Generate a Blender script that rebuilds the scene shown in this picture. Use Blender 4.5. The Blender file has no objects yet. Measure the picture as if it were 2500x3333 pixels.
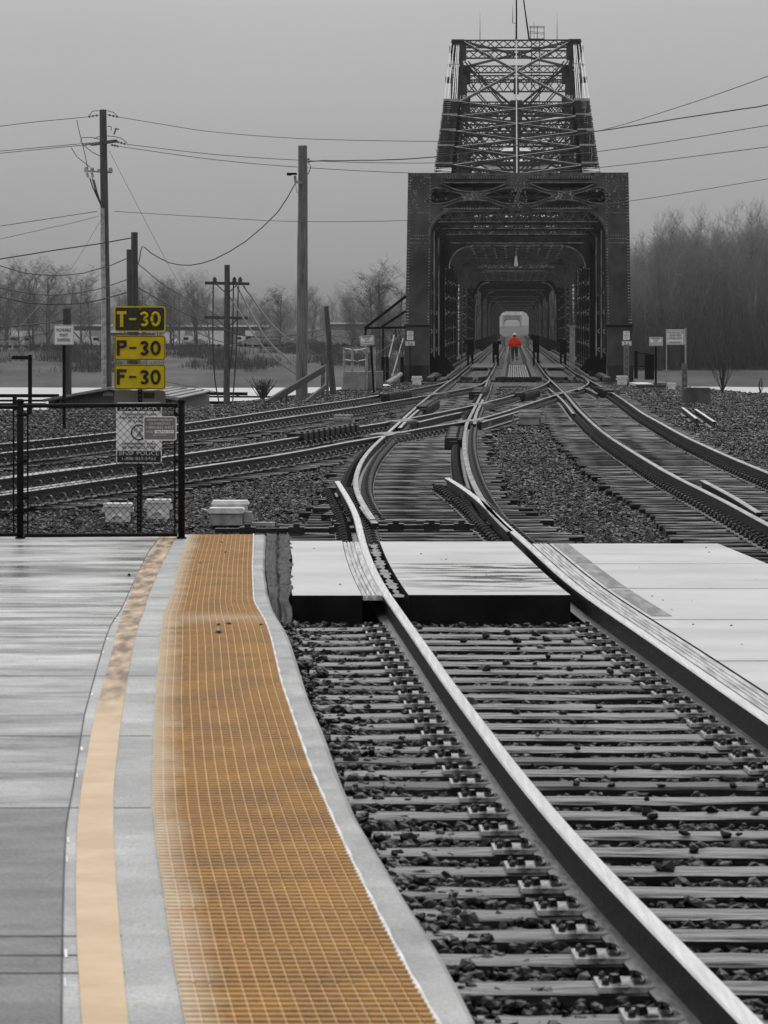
import bpy, bmesh, math, random
import numpy as np
from mathutils import Vector, Matrix
random.seed(7); rng = np.random.default_rng(7)
R = math.radians
S = bpy.context.scene
COL = S.collection
# ------------------------------------------------------------------ camera
F = 10500.0; HY = 1070.0; CZ = 2.1          # focal length / horizon row in photo pixels, eye height above rail top
cam_d = bpy.data.cameras.new('camera'); cam = bpy.data.objects.new('camera', cam_d); COL.objects.link(cam)
cam.location = (0, 0, CZ); cam.rotation_euler = (R(90), 0, 0)
cam_d.sensor_fit = 'VERTICAL'; cam_d.sensor_height = 36; cam_d.lens = 36 * F / 3333
cam_d.shift_y = -(1666.5 - HY) / 3333; cam_d.clip_start = 0.5; cam_d.clip_end = 9000
cam_d.dof.use_dof = True; cam_d.dof.focus_distance = 75; cam_d.dof.aperture_fstop = 13
S.camera = cam
# ------------------------------------------------------------------ overcast sky and soft sun
SUN_EL, SUN_ROT = R(48), R(8)
world = bpy.data.worlds.new('World'); S.world = world; world.use_nodes = True
nt = world.node_tree; nt.nodes.clear()
def N(t, k, **kw):
    n = t.nodes.new(k)
    for a, b in kw.items(): setattr(n, a, b)
    return n
out = N(nt, 'ShaderNodeOutputWorld'); bg = N(nt, 'ShaderNodeBackground'); nt.links.new(bg.outputs[0], out.inputs[0])
sky = N(nt, 'ShaderNodeTexSky', sky_type='NISHITA', sun_disc=False, sun_elevation=SUN_EL, sun_rotation=SUN_ROT, dust_density=4, air_density=2)
bw = N(nt, 'ShaderNodeRGBToBW'); nt.links.new(sky.outputs[0], bw.inputs[0])
tc = N(nt, 'ShaderNodeTexCoord'); sep = N(nt, 'ShaderNodeSeparateXYZ'); nt.links.new(tc.outputs['Generated'], sep.inputs[0])
mp = N(nt, 'ShaderNodeMapping'); mp.inputs['Scale'].default_value = (3, 3, 9); nt.links.new(tc.outputs['Generated'], mp.inputs[0])
cn = N(nt, 'ShaderNodeTexNoise'); cn.inputs['Scale'].default_value = 1.3; cn.inputs['Detail'].default_value = 4; nt.links.new(mp.outputs[0], cn.inputs[0])
ramp = N(nt, 'ShaderNodeValToRGB'); nt.links.new(sep.outputs[2], ramp.inputs[0])
cr = ramp.color_ramp
SKY = [(0.0, .22), (.02, .35), (.05, .40), (.10, .475), (.16, .74), (.3, .97), (.6, 1.02), (1.0, 1.02)]
while len(cr.elements) < len(SKY): cr.elements.new(.5)
for e, (p, c) in zip(cr.elements, SKY): e.position = p; e.color = (c, c, c, 1)
def math_(t, op, a, b=None, clamp=False):
    n = N(t, 'ShaderNodeMath', operation=op, use_clamp=clamp)
    for i, x in enumerate((a, b)):
        if x is None: continue
        if isinstance(x, (int, float)): n.inputs[i].default_value = x
        else: t.links.new(x, n.inputs[i])
    return n.outputs[0]
cl = math_(nt, 'ADD', math_(nt, 'MULTIPLY', cn.outputs[0], .24), .88)
ov = math_(nt, 'MULTIPLY', math_(nt, 'MULTIPLY', ramp.outputs[0], cl), 10.0)      # cloud layer, x0.1 below
yy_ = math_(nt, 'ADD', math_(nt, 'MULTIPLY', sep.outputs[1], .14), .88)     # cloud is thinner, so brighter, ahead than behind
ov = math_(nt, 'MULTIPLY', ov, yy_)
tot = math_(nt, 'ADD', ov, math_(nt, 'MULTIPLY', bw.outputs[0], .02))
nt.links.new(tot, bg.inputs[0]); bg.inputs[1].default_value = 0.1
sd = bpy.data.lights.new('sun', 'SUN'); sun = bpy.data.objects.new('sun', sd); COL.objects.link(sun)
sd.energy = 0.9; sd.angle = R(22); sd.color = (1, .995, .985)
sun.rotation_euler = Vector((math.sin(SUN_ROT) * math.cos(SUN_EL), math.cos(SUN_ROT) * math.cos(SUN_EL), math.sin(SUN_EL))).to_track_quat('Z', 'Y').to_euler()
S.view_settings.view_transform = 'Standard'; S.view_settings.look = 'None'; S.view_settings.exposure = 0.0; S.view_settings.gamma = 1
try: S.cycles.use_denoising = True
except Exception: pass
S.cycles.max_bounces = 6; S.cycles.volume_bounces = 0

# ------------------------------------------------------------------ materials
def MAT(name, c, c2=None, rough=.6, scale=4, stretch=(1, 1, 1), bump=0, bscale=None, metal=0, spec=.5, detail=6, contrast=(.35, .65), rvar=0, speck=0):
    m = bpy.data.materials.new(name); m.use_nodes = True; t = m.node_tree; p = t.nodes['Principled BSDF']
    c = (c, c, c) if isinstance(c, (int, float)) else c
    c2 = c if c2 is None else ((c2, c2, c2) if isinstance(c2, (int, float)) else c2)
    p.inputs['Roughness'].default_value = rough; p.inputs['Metallic'].default_value = metal; p.inputs['Specular IOR Level'].default_value = spec
    tcn = N(t, 'ShaderNodeTexCoord'); mpn = N(t, 'ShaderNodeMapping'); mpn.inputs['Scale'].default_value = stretch
    t.links.new(tcn.outputs['Object'], mpn.inputs[0])
    n = N(t, 'ShaderNodeTexNoise'); n.inputs['Scale'].default_value = scale; n.inputs['Detail'].default_value = detail; n.inputs['Roughness'].default_value = .62
    t.links.new(mpn.outputs[0], n.inputs[0])
    r = N(t, 'ShaderNodeValToRGB'); t.links.new(n.outputs[0], r.inputs[0])
    r.color_ramp.elements[0].position = contrast[0]; r.color_ramp.elements[0].color = (*c, 1)
    r.color_ramp.elements[1].position = contrast[1]; r.color_ramp.elements[1].color = (*c2, 1)
    if speck:
        ns = N(t, 'ShaderNodeTexNoise'); ns.inputs['Scale'].default_value = 70; ns.inputs['Detail'].default_value = 3; t.links.new(tcn.outputs['Object'], ns.inputs[0])
        nb = N(t, 'ShaderNodeTexNoise'); nb.inputs['Scale'].default_value = 2.6; nb.inputs['Detail'].default_value = 9; nb.inputs['Roughness'].default_value = .7; t.links.new(tcn.outputs['Object'], nb.inputs[0])
        k_ = math_(t, 'MULTIPLY', math_(t, 'ADD', math_(t, 'MULTIPLY', ns.outputs[0], 2 * speck), 1 - speck), math_(t, 'ADD', math_(t, 'MULTIPLY', nb.outputs[0], 2 * speck), 1 - speck))
        vm = N(t, 'ShaderNodeVectorMath', operation='SCALE'); t.links.new(r.outputs[0], vm.inputs[0]); t.links.new(k_, vm.inputs[3]); t.links.new(vm.outputs[0], p.inputs['Base Color'])
    else: t.links.new(r.outputs[0], p.inputs['Base Color'])
    if rvar:
        t.links.new(math_(t, 'ADD', math_(t, 'MULTIPLY', n.outputs[0], rvar), rough - rvar / 2), p.inputs['Roughness'])
    if bump:
        b = N(t, 'ShaderNodeBump'); b.inputs['Strength'].default_value = bump; b.inputs['Distance'].default_value = .02
        n2 = N(t, 'ShaderNodeTexNoise'); n2.inputs['Scale'].default_value = bscale or scale * 5; n2.inputs['Detail'].default_value = 5
        t.links.new(mpn.outputs[0], n2.inputs[0]); t.links.new(n2.outputs[0], b.inputs['Height']); t.links.new(b.outputs[0], p.inputs['Normal'])
    m['p'] = 1
    return m
M = {}
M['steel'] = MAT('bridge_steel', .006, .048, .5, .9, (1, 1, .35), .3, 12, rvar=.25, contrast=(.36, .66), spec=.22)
M['steel_in'] = MAT('bridge_steel_inner', .002, .009, .6, 1.5, (1, 1, .5), .2, 12, spec=.12)  # inner steel darker: shade inside the bridge put into the colour
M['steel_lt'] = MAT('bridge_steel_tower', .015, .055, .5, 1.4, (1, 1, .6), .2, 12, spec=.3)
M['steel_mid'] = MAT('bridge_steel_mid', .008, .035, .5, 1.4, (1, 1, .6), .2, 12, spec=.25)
M['steel_face'] = MAT('bridge_steel_worn', .03, .30, .45, 2.5, (1, 1, .3), .3, 14, spec=.3)  # paler steel: light falling on flanges and lacing put into the colour
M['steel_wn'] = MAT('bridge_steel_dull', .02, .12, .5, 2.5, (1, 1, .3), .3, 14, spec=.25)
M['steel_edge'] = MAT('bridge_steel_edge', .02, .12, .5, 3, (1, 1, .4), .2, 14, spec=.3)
M['steel_pale'] = MAT('galvanised_steel', .22, .4, .45, 3, bump=.1)
M['band'] = MAT('pale_plate', .22, .4, .5, 2, bump=.1)
M['rib'] = MAT('dull_galvanised', .09, .2, .5, 2, bump=.1)
M['rust'] = MAT('rusty_rail', .004, .014, .5, 6, (1, .3, 1), .3, 40, rvar=.2, spec=.25)
M['railtop'] = MAT('polished_rail_head', .55, .80, .27, 14, (3, .12, 1), .06, 30, metal=.9, rvar=.1, contrast=(.3, .7))
M['railtop_dull'] = MAT('worn_rail_head', .30, .62, .22, 9, (1, .15, 1), .08, 30, metal=.85, rvar=.1)  # less used, so duller; dark bridge reflection also put into the colour
M['railtop_dk'] = MAT('dark_rail_head', .06, .2, .3, 9, (1, .15, 1), .08, 30, metal=.6)
M['railfoot'] = MAT('wet_rail_foot', .05, .16, .3, 5, (1, .4, 1), .2, 30)
M['iron'] = MAT('black_iron', .004, .016, .34, 8, bump=.2, rvar=.2, spec=.4)
M['plate'] = MAT('tie_plate_steel', .06, .55, .24, 9, bump=.2, contrast=(.36, .56))
M['tie'] = MAT('tie_timber', .025, .32, .42, 2.2, (2.2, 16, 6), .7, 8, contrast=(.40, .60), rvar=.2)
M['tie_side'] = MAT('tie_side', .004, .03, .6, 2.2, (1.5, 8, 6), .5, 8, spec=.15)  # near-black colour stands for the shade between the ties
M['tie_dk'] = MAT('tie_timber_dark', .012, .12, .5, 2.2, (2.2, 16, 6), .7, 8, contrast=(.33, .7), rvar=.2)
M['tie_mid'] = MAT('switch_timber', .006, .22, .5, 3, (2.5, 10, 4), .6, 8, contrast=(.42, .62), rvar=.2, spec=.25)
M['tie_mid2'] = MAT('switch_timber_dark', .003, .03, .6, 3, (2.5, 10, 4), .6, 8, contrast=(.38, .64), spec=.12)
M['tie_mid3'] = MAT('switch_timber_brown', .006, .09, .5, 3, (2.5, 10, 4), .6, 8, contrast=(.38, .64), spec=.2)
M['wood'] = MAT('pole_wood', .02, .075, .75, 5, (6, 6, .4), .6, 6)
M['wood_lt'] = MAT('pole_wood_grey', .05, .20, .75, 5, (7, 7, .35), .6, 6)
M['wood_dk'] = MAT('dark_timber', .018, .05, .7, 5, (5, 5, .5), .5, 6)
M['black'] = MAT('black_paint', .002, .004, .6, 6, bump=.05, spec=.12)
M['wire'] = MAT('wire_black', .012, .03, .6, 6)
M['wire_gr'] = MAT('wire_grey', .10, .16, .6, 6)
M['white'] = MAT('white_sign', .74, .86, .45, 3)
M['white_box'] = MAT('white_housing', .5, .8, .5, 6, bump=.15)
M['grey_box'] = MAT('grey_housing', .16, .36, .45, 6, bump=.2)
M['conc'] = MAT('old_concrete', .14, .30, .75, 2, bump=.3, bscale=20)
M['conc_dk'] = MAT('dark_concrete', .02, .10, .75, 2, bump=.3, bscale=20)
M['shed'] = MAT('shed_wall', .09, .15, .8, 3, (4, 4, .5), .2)
M['roof'] = MAT('shed_roof', .13, .24, .6, 3, bump=.1)
M['bark'] = MAT('bare_bark', .07, .14, .85, 2)
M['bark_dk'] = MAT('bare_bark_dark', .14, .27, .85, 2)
M['bark_far'] = MAT('hazy_bark', .16, .26, .9, 2)  # distant haze put into a paler bark colour
M['scrub'] = MAT('scrub', .035, .08, .9, 2)
M['black_ink'] = MAT('black_lettering', .012, .012, .6, 3)
M['grey_ink'] = MAT('grey_lettering', .05, .05, .6, 3)
M['white_ink'] = MAT('white_lettering', .6, .6, .6, 3)
M['yellow'] = MAT('yellow_sign', (.50, .35, .0), (.62, .46, .0), .5, 7, bump=.05, spec=.3)
M['sign_blk'] = MAT('black_sign_face', (.010, .008, .001), (.02, .016, .002), .5, 30)
M['sign_grey'] = MAT('grey_sign', .11, .16, .5, 6)
M['far_wh'] = MAT('pale_far', .55, .8, .5, .2)
M['far_gr'] = MAT('grey_far', .10, .2, .7, .2)
M['far_dk'] = MAT('dark_far', .04, .07, .7, .2)
M['asphalt'] = MAT('asphalt', .012, .075, .75, 5, bump=1, bscale=60)
M['dirt'] = MAT('brown_dirt', (.05, .025, .008), (.12, .06, .02), .8, 9)
M['glass'] = MAT('dark_glass', .02, .03, .1, 3)

# ------------------------------------------------------------------ mesh builder
class MB:
    def __init__(s): s.v = []; s.f = []; s.m = []
    def add(s, vs, fs, mi=0):
        o = len(s.v); s.v += [tuple(p) for p in vs]; s.f += [tuple(i + o for i in q) for q in fs]; s.m += [mi] * len(fs); return s
    def box(s, c, d, rz=0, mi=0, taper=1.0):
        x, y, z = [a / 2 for a in d]; cs, sn = math.cos(rz), math.sin(rz); vs = []
        for dz in (-1, 1):
            k = 1 if dz < 0 else taper
            for dx, dy in ((-1, -1), (1, -1), (1, 1), (-1, 1)):
                a, b = dx * x * k, dy * y * k
                vs.append((c[0] + a * cs - b * sn, c[1] + a * sn + b * cs, c[2] + dz * z))
        return s.add(vs, [(0, 3, 2, 1), (4, 5, 6, 7), (0, 1, 5, 4), (1, 2, 6, 5), (2, 3, 7, 6), (3, 0, 4, 7)], mi)
    def bar(s, p, q, w, h, up=(0, 0, 1), mi=0):
        p, q, up = Vector(p), Vector(q), Vector(up); d = (q - p)
        if d.length < 1e-6: return s
        d.normalize(); sd_ = d.cross(up)
        if sd_.length < 1e-4: sd_ = d.cross(Vector((0, 1, 0)))
        sd_.normalize(); u = sd_.cross(d); a, b = sd_ * (w / 2), u * (h / 2)
        return s.add([p - a - b, p + a - b, p + a + b, p - a + b, q - a - b, q + a - b, q + a + b, q - a + b],
                     [(0, 3, 2, 1), (4, 5, 6, 7), (0, 1, 5, 4), (1, 2, 6, 5), (2, 3, 7, 6), (3, 0, 4, 7)], mi)
    def tube(s, pts, r, n=6, mi=0, cap=True):
        pts = [Vector(p) for p in pts]; rs = r if isinstance(r, (list, tuple)) else [r] * len(pts); o = len(s.v)
        for i, p in enumerate(pts):
            d = (pts[min(i + 1, len(pts) - 1)] - pts[max(i - 1, 0)]); d.normalize()
            ref = Vector((0, 0, 1)) if abs(d.z) < .9 else Vector((0, 1, 0))
            a = d.cross(ref).normalized(); b = a.cross(d)
            for k in range(n):
                t = 2 * math.pi * k / n; w = p + (a * math.cos(t) + b * math.sin(t)) * rs[i]; s.v.append(tuple(w))
        for i in range(len(pts) - 1):
            for k in range(n):
                k2 = (k + 1) % n; s.f.append((o + i * n + k, o + i * n + k2, o + (i + 1) * n + k2, o + (i + 1) * n + k)); s.m.append(mi)
        if cap and n > 2:
            s.f.append(tuple(o + k for k in range(n))[::-1]); s.f.append(tuple(o + (len(pts) - 1) * n + k for k in range(n))); s.m += [mi, mi]
        return s
    def lathe(s, c, prof, n=14, mi=0):
        o = len(s.v)
        for r, z in prof:
            for k in range(n):
                t = 2 * math.pi * k / n; s.v.append((c[0] + r * math.cos(t), c[1] + r * math.sin(t), c[2] + z))
        for i in range(len(prof) - 1):
            for k in range(n):
                k2 = (k + 1) % n; s.f.append((o + i * n + k, o + i * n + k2, o + (i + 1) * n + k2, o + (i + 1) * n + k)); s.m.append(mi)
        s.f.append(tuple(o + k for k in range(n))[::-1]); s.f.append(tuple(o + (len(prof) - 1) * n + k for k in range(n))); s.m += [mi, mi]
        return s
    def join(s, mesh_mb, mat4):
        return s.add([mat4 @ Vector(p) for p in mesh_mb.v], mesh_mb.f, 0)
    def mesh(s, name, mats, smooth=False):
        me = bpy.data.meshes.new(name); me.from_pydata(s.v, [], s.f)
        for m in (mats if isinstance(mats, (list, tuple)) else [mats]): me.materials.append(m)
        if any(s.m): me.polygons.foreach_set('material_index', s.m)
        if smooth: me.polygons.foreach_set('use_smooth', [True] * len(me.polygons))
        me.update(); return me
    def build(s, name, mats, parent=None, smooth=False):
        return link(name, s.mesh(name, mats, smooth), parent)
def link(name, me, parent=None, mw=None):
    o = bpy.data.objects.new(name, me); COL.objects.link(o)
    if parent is not None: o.parent = parent
    if mw is not None: o.matrix_local = mw
    return o
def tag(o, label, cat, group=None, kind=None):
    o['label'] = label; o['category'] = cat
    if group: o['group'] = group
    if kind: o['kind'] = kind
    return o
def thing(name, label, cat, loc=(0, 0, 0), rz=0, group=None):
    o = bpy.data.objects.new(name, None); COL.objects.link(o); o.location = loc; o.rotation_euler = (0, 0, rz); o.empty_display_size = .2
    return tag(o, label, cat, group)
def npmesh(name, V, Fq, mats, smooth=False):
    me = bpy.data.meshes.new(name); V = np.asarray(V, np.float32); Fq = np.asarray(Fq, np.int32); k = Fq.shape[1]
    me.vertices.add(len(V)); me.vertices.foreach_set('co', V.ravel()); me.loops.add(Fq.size); me.loops.foreach_set('vertex_index', Fq.ravel())
    me.polygons.add(len(Fq)); me.polygons.foreach_set('loop_start', np.arange(len(Fq), dtype=np.int32) * k)
    me.polygons.foreach_set('loop_total', np.full(len(Fq), k, np.int32))
    for m in (mats if isinstance(mats, (list, tuple)) else [mats]): me.materials.append(m)
    me.polygons.foreach_set('use_smooth', np.full(len(Fq), smooth)); me.update(calc_edges=True); me.validate(); return me
def copy_tree(o, parent=None):
    c = o.copy(); COL.objects.link(c)
    if parent is not None: c.parent = parent
    for ch in list(o.children): copy_tree(ch, c)
    return c
def W(px, py, z=0.0):                       # point of the horizontal plane z seen at a photo pixel
    Y = (CZ - z) * F / (py - HY); return Vector(((px - 1250) * Y / F, Y, z))
def A(px, py, Y):                           # point at distance Y seen at a photo pixel
    return Vector(((px - 1250) * Y / F, Y, CZ + (HY - py) * Y / F))
def scatter_parts(name, me, mats4, parent, limit=100, mb=None, mat=None, stuff_name=None):
    """mats4: list of matrices, nearest first: the first `limit` as parts, the others as one stuff part"""
    for m4 in mats4[:limit]: link(name, me, parent, m4)
    rest = mats4[limit:]
    if rest:
        src = me; n = len(src.vertices); V = np.empty(n * 3, np.float32); src.vertices.foreach_get('co', V); V = V.reshape(-1, 3)
        b = MB(); fs = [tuple(p.vertices) for p in src.polygons]; mi = [p.material_index for p in src.polygons]
        for m4 in rest:
            A4 = np.array(m4); P = V @ A4[:3, :3].T + A4[:3, 3]; o = len(b.v)
            b.v += [tuple(x) for x in P.tolist()]; b.f += [tuple(i + o for i in q) for q in fs]; b.m += mi
        o = b.build(stuff_name or name, list(src.materials), parent); o['kind'] = 'stuff'
FONT_CACHE = {}
def text_mb(txt, cx, cz, w, h, depth=.004, y=0):
    """lettering as a mesh in the xz plane, facing -y, fitted to w x h"""
    if txt not in FONT_CACHE:
        cu = bpy.data.curves.new('t', 'FONT'); cu.body = txt; cu.extrude = .01; cu.resolution_u = 3
        o = bpy.data.objects.new('t', cu); COL.objects.link(o); dg = bpy.context.evaluated_depsgraph_get(); dg.update()
        me = bpy.data.meshes.new_from_object(o.evaluated_get(dg)); V = np.array([v.co for v in me.vertices]); fs = [tuple(p.vertices) for p in me.polygons]
        bpy.data.objects.remove(o); bpy.data.curves.remove(cu); bpy.data.meshes.remove(me)
        lo, hi = V.min(0), V.max(0); FONT_CACHE[txt] = ((V - (lo + hi) / 2) / (hi - lo), fs)
    V, fs = FONT_CACHE[txt]
    return [(cx + a * w, y - b2 * depth, cz + b * h) for a, b, b2 in V.tolist()], fs
def lettering(lines, parent, mat, name='lettering', y=-.012):
    b = MB()
    for (t, cx, cz, w, h) in lines: b.add(*text_mb(t, cx, cz, w, h, .004, y))
    return b.build(name, mat, parent)
def rrect(w, h, r, n=5):
    P = []
    for cx, cz, a0 in ((w / 2 - r, h / 2 - r, 0), (-w / 2 + r, h / 2 - r, 90), (-w / 2 + r, -h / 2 + r, 180), (w / 2 - r, -h / 2 + r, 270)):
        for k in range(n + 1):
            t = R(a0 + 90 * k / n); P.append((cx + r * math.cos(t), cz + r * math.sin(t)))
    return P
def plate_mb(b, P, y0, y1, cx=0, cz=0, mi=0):
    n = len(P); vs = [(cx + x, y0, cz + z) for x, z in P] + [(cx + x, y1, cz + z) for x, z in P]
    fs = [tuple(range(n)), tuple(range(n, 2 * n))[::-1]] + [(i, (i + 1) % n, n + (i + 1) % n, n + i)[::-1] for i in range(n)]
    return b.add(vs, fs, mi)
def ring_mb(b, w, h, r, t, y0, y1, cx=0, cz=0):
    P, Q = rrect(w, h, r), rrect(w - 2 * t, h - 2 * t, max(r - t, .002)); n = len(P)
    vs = [(cx + x, y0, cz + z) for x, z in P] + [(cx + x, y0, cz + z) for x, z in Q] + [(cx + x, y1, cz + z) for x, z in P] + [(cx + x, y1, cz + z) for x, z in Q]
    fs = []
    for i in range(n):
        j = (i + 1) % n; fs += [(i, j, n + j, n + i), (i, 2 * n + i, 2 * n + j, j), (n + i, n + j, 3 * n + j, 3 * n + i)]
    return b.add(vs, fs)
def smooth_pts(P, step=.5):
    P = [Vector(p) for p in P]; Q = [P[0] * 2 - P[1]] + P + [P[-1] * 2 - P[-2]]; out_ = []
    for i in range(1, len(Q) - 2):
        a, b, c, d = Q[i - 1:i + 3]; n = max(2, int((c - b).length / step))
        for k in range(n):
            t = k / n; out_.append(.5 * ((2 * b) + (c - a) * t + (2 * a - 5 * b + 4 * c - d) * t * t + (3 * b - a - 3 * c + d) * t ** 3))
    out_.append(P[-1]); return out_
def sweep(b, pts, prof, mids=None, close=True):
    """prof: list of (side, z); swept along pts with horizontal normals"""
    o = len(b.v); n = len(prof)
    for i, p in enumerate(pts):
        d = pts[min(i + 1, len(pts) - 1)] - pts[max(i - 1, 0)]; d.z = 0; d.normalize(); s_ = Vector((d.y, -d.x, 0))
        for a, z in prof: q = p + s_ * a; b.v.append((q.x, q.y, q.z + z))
    for i in range(len(pts) - 1):
        for k in range(n if close else n - 1):
            k2 = (k + 1) % n; b.f.append((o + i * n + k, o + (i + 1) * n + k, o + (i + 1) * n + k2, o + i * n + k2)); b.m.append(mids[k] if mids else 0)
    if close:
        b.f.append(tuple(o + k for k in range(n))); b.f.append(tuple(o + (len(pts) - 1) * n + k for k in range(n))[::-1]); b.m += [0, 0]
    return b

# ------------------------------------------------------------------ terrain, water
TZ = -.29
bx = np.array([-400, -40, -11, -5.5, -3.65, 0, 1.2, 10.6, 11.3, 13.6, 20, 60, 400.])
by = np.array([60, 80, 93, 98, 111, 137, 152, 152, 139, 119, 113, 100, 80.])
def ground_z(X, Y):
    b = np.interp(X, bx, by); t = np.clip((Y - b) / 16, 0, 1); t = t * t * (3 - 2 * t)
    z = TZ - t * 6.6
    s = 352 + 9 * np.sin(X * .021 + 1) + 4 * np.sin(X * .09)
    u = np.clip((Y - s + 25) / 45, 0, 1); u = u * u * (3 - 2 * u)
    far = -6.9 + u * 3.0 + np.clip((Y - s - 10) / 130, 0, 1) * 2.7
    hill = np.clip((X - 20) / 60, 0, 1) * np.clip((Y - 430) / 200, 0, 1) * 5
    far = far + hill
    w = np.clip((Y - 240) / 40, 0, 1)
    bump = (np.sin(X * 1.7 + Y * .9) * np.sin(Y * 2.3 - X * .6)) * .03 * np.clip((b - Y + 3) / 10, 0, 1) * np.clip((Y - 40) / 40, 0, 1)
    return z * (1 - w) + far * w + bump
gx = np.unique(np.concatenate([np.linspace(-3200, -100, 32), np.linspace(-100, -20, 33), np.linspace(-20, 30, 126), np.linspace(30, 120, 31), np.linspace(120, 3200, 32)]))
gy = np.unique(np.concatenate([np.linspace(-60, 5, 6), np.linspace(5, 60, 80), np.linspace(60, 170, 120), np.linspace(170, 560, 79), np.linspace(560, 2100, 30)]))
GX, GY = np.meshgrid(gx, gy); GZ = ground_z(GX, GY)
idx = np.arange(GX.size).reshape(GX.shape)
Q4 = np.stack([idx[:-1, :-1], idx[:-1, 1:], idx[1:, 1:], idx[1:, :-1]], -1).reshape(-1, 4)
def ballast_mat(name='ballast_ground'):
    m = bpy.data.materials.new(name); m.use_nodes = True; t = m.node_tree; p = t.nodes['Principled BSDF']
    tcn = N(t, 'ShaderNodeTexCoord'); mpn = N(t, 'ShaderNodeMapping'); t.links.new(tcn.outputs['Object'], mpn.inputs[0]); mpn.inputs['Scale'].default_value = (1, .6, 1)
    v = N(t, 'ShaderNodeTexVoronoi'); v.inputs['Scale'].default_value = 15; t.links.new(mpn.outputs[0], v.inputs[0])
    r = N(t, 'ShaderNodeValToRGB'); t.links.new(v.outputs['Color'], r.inputs[0])
    r.color_ramp.elements[0].color = (.002, .002, .002, 1); r.color_ramp.elements[1].color = (.05, .05, .05, 1); r.color_ramp.elements[1].position = .97; r.color_ramp.elements[0].position = .3
    t.links.new(r.outputs[0], p.inputs['Base Color']); p.inputs['Roughness'].default_value = .42
    b = N(t, 'ShaderNodeBump'); b.inputs['Strength'].default_value = 1; b.inputs['Distance'].default_value = .05; b.invert = True
    t.links.new(v.outputs['Distance'], b.inputs['Height']); t.links.new(b.outputs[0], p.inputs['Normal']); return m
M['ballast'] = ballast_mat()
M['grass'] = MAT('bank_grass', .025, .09, .95, .12, (1, .35, 1), .5, 3, contrast=(.36, .64), detail=9)
gm = npmesh('ground', np.stack([GX.ravel(), GY.ravel(), GZ.ravel()], -1), Q4, [M['ballast'], M['grass']], True)
cyc = GY[:-1, :-1].ravel(); gm.polygons.foreach_set('material_index', (cyc > 200).astype(np.int32))
g = link('ground', gm); g['kind'] = 'structure'
wm = MAT('river_water', .42, .55, .4, .06, (1, .3, 1), .2, 1.2)  # pale base colour stands for bright sky reflected in the river
w = MB().add([(-3200, 95, -4.5), (3200, 95, -4.5), (3200, 480, -4.5), (-3200, 480, -4.5)], [(0, 1, 2, 3)]).build('water', wm); w['kind'] = 'structure'

# ------------------------------------------------------------------ station platform (flat, with a ramp down to the crossing)
def plat_z(Y): t = min(1, max(0, (Y - 20.0) / 5.2)); return .13 * (1 - t * t * (3 - 2 * t))
def WP(px, py):
    Y = 20.
    for _ in range(60):
        Y = .5 * Y + .5 * (CZ - plat_z(Y)) * F / (py - HY)
    return ((px - 1250) * Y / F, Y)
def edge(pts):
    P = sorted([WP(*p) for p in pts], key=lambda q: q[1]); ys = np.array([p[1] for p in P]); xs = np.array([p[0] for p in P])
    def f(Y):
        if Y < ys[0]: return xs[0] + (Y - ys[0]) * (xs[1] - xs[0]) / (ys[1] - ys[0])
        return float(np.interp(Y, ys, xs))
    g_ = [f(y) for y in PYs]; k = np.array([1, 2, 3, 2, 1]) / 9.; gp = np.pad(g_, 2, mode='edge'); gp[:2] = [2 * g_[0] - g_[2], 2 * g_[0] - g_[1]]
    return np.convolve(gp, k, 'valid')
PYs = np.arange(6.5, 33.0, .15)
eA = edge([(520, 1749), (482, 1798), (414, 1941), (362, 2032), (320, 2160), (275, 2325), (249, 2491), (241, 2545), (215, 2688), (207, 2862), (203, 3065), (200, 3333)])
eB = edge([(520, 1755), (480, 1810), (445, 1873), (399, 1994), (369, 2107), (324, 2273), (298, 2378), (279, 2499), (271, 2523), (252, 2681), (247, 2854), (249, 3058), (267, 3333)])
eC = edge([(569, 1757), (527, 1836), (482, 1941), (452, 2032), (430, 2122), (407, 2258), (392, 2363), (377, 2491), (369, 2575), (369, 2711), (377, 2862), (392, 3065), (418, 3333)])
eD = edge([(618, 1741), (584, 1836), (558, 1934), (531, 2001), (520, 2122), (505, 2273), (497, 2491), (497, 2636), (512, 2786), (535, 2922), (550, 3043), (573, 3178), (603, 3333)])
eE = edge([(825, 1738), (821, 1851), (825, 1956), (859, 2016), (885, 2092), (916, 2227), (957, 2348), (1010, 2503), (1077, 2658), (1153, 2824), (1236, 2990), (1325, 3163), (1423, 3333)])
eF = edge([(867, 1741), (863, 1851), (874, 1934), (889, 1979), (931, 2047), (964, 2137), (1002, 2258), (1055, 2378), (1100, 2507), (1160, 2651), (1250, 2797), (1325, 2922), (1416, 3058), (1491, 3193), (1559, 3333)])
def posmat(name, c1, c2, rough, scale, stretch, bump, rvar, joints=None, contrast=(.35, .65), bscale=60):
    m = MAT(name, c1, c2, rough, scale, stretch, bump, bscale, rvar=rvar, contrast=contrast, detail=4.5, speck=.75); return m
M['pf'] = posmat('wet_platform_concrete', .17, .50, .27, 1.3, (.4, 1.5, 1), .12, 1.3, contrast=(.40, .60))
M['pf2'] = posmat('strip_concrete', .26, .42, .45, .8, (.5, 1.6, 1), .12, .25)
M['curb'] = MAT('kerb_concrete', .24, .40, .6, 3, (1, .6, 1), .35, 45, speck=.5)
cols = [('x', np.full(len(PYs), -9.0)), ('a', eA), ('e', eE), ('k', eF - .02)]
b = MB(); n = len(PYs)
colX = [np.full(len(PYs), -9.0), np.full(len(PYs), -4.), eA, eE, eF - .025, eF, eF]
colZ = [0, 0, 0, 0, 0, -.025, -.62]
for i in range(n):
    for c in range(7): b.v.append((colX[c][i], PYs[i], plat_z(PYs[i]) + colZ[c]))
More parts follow.
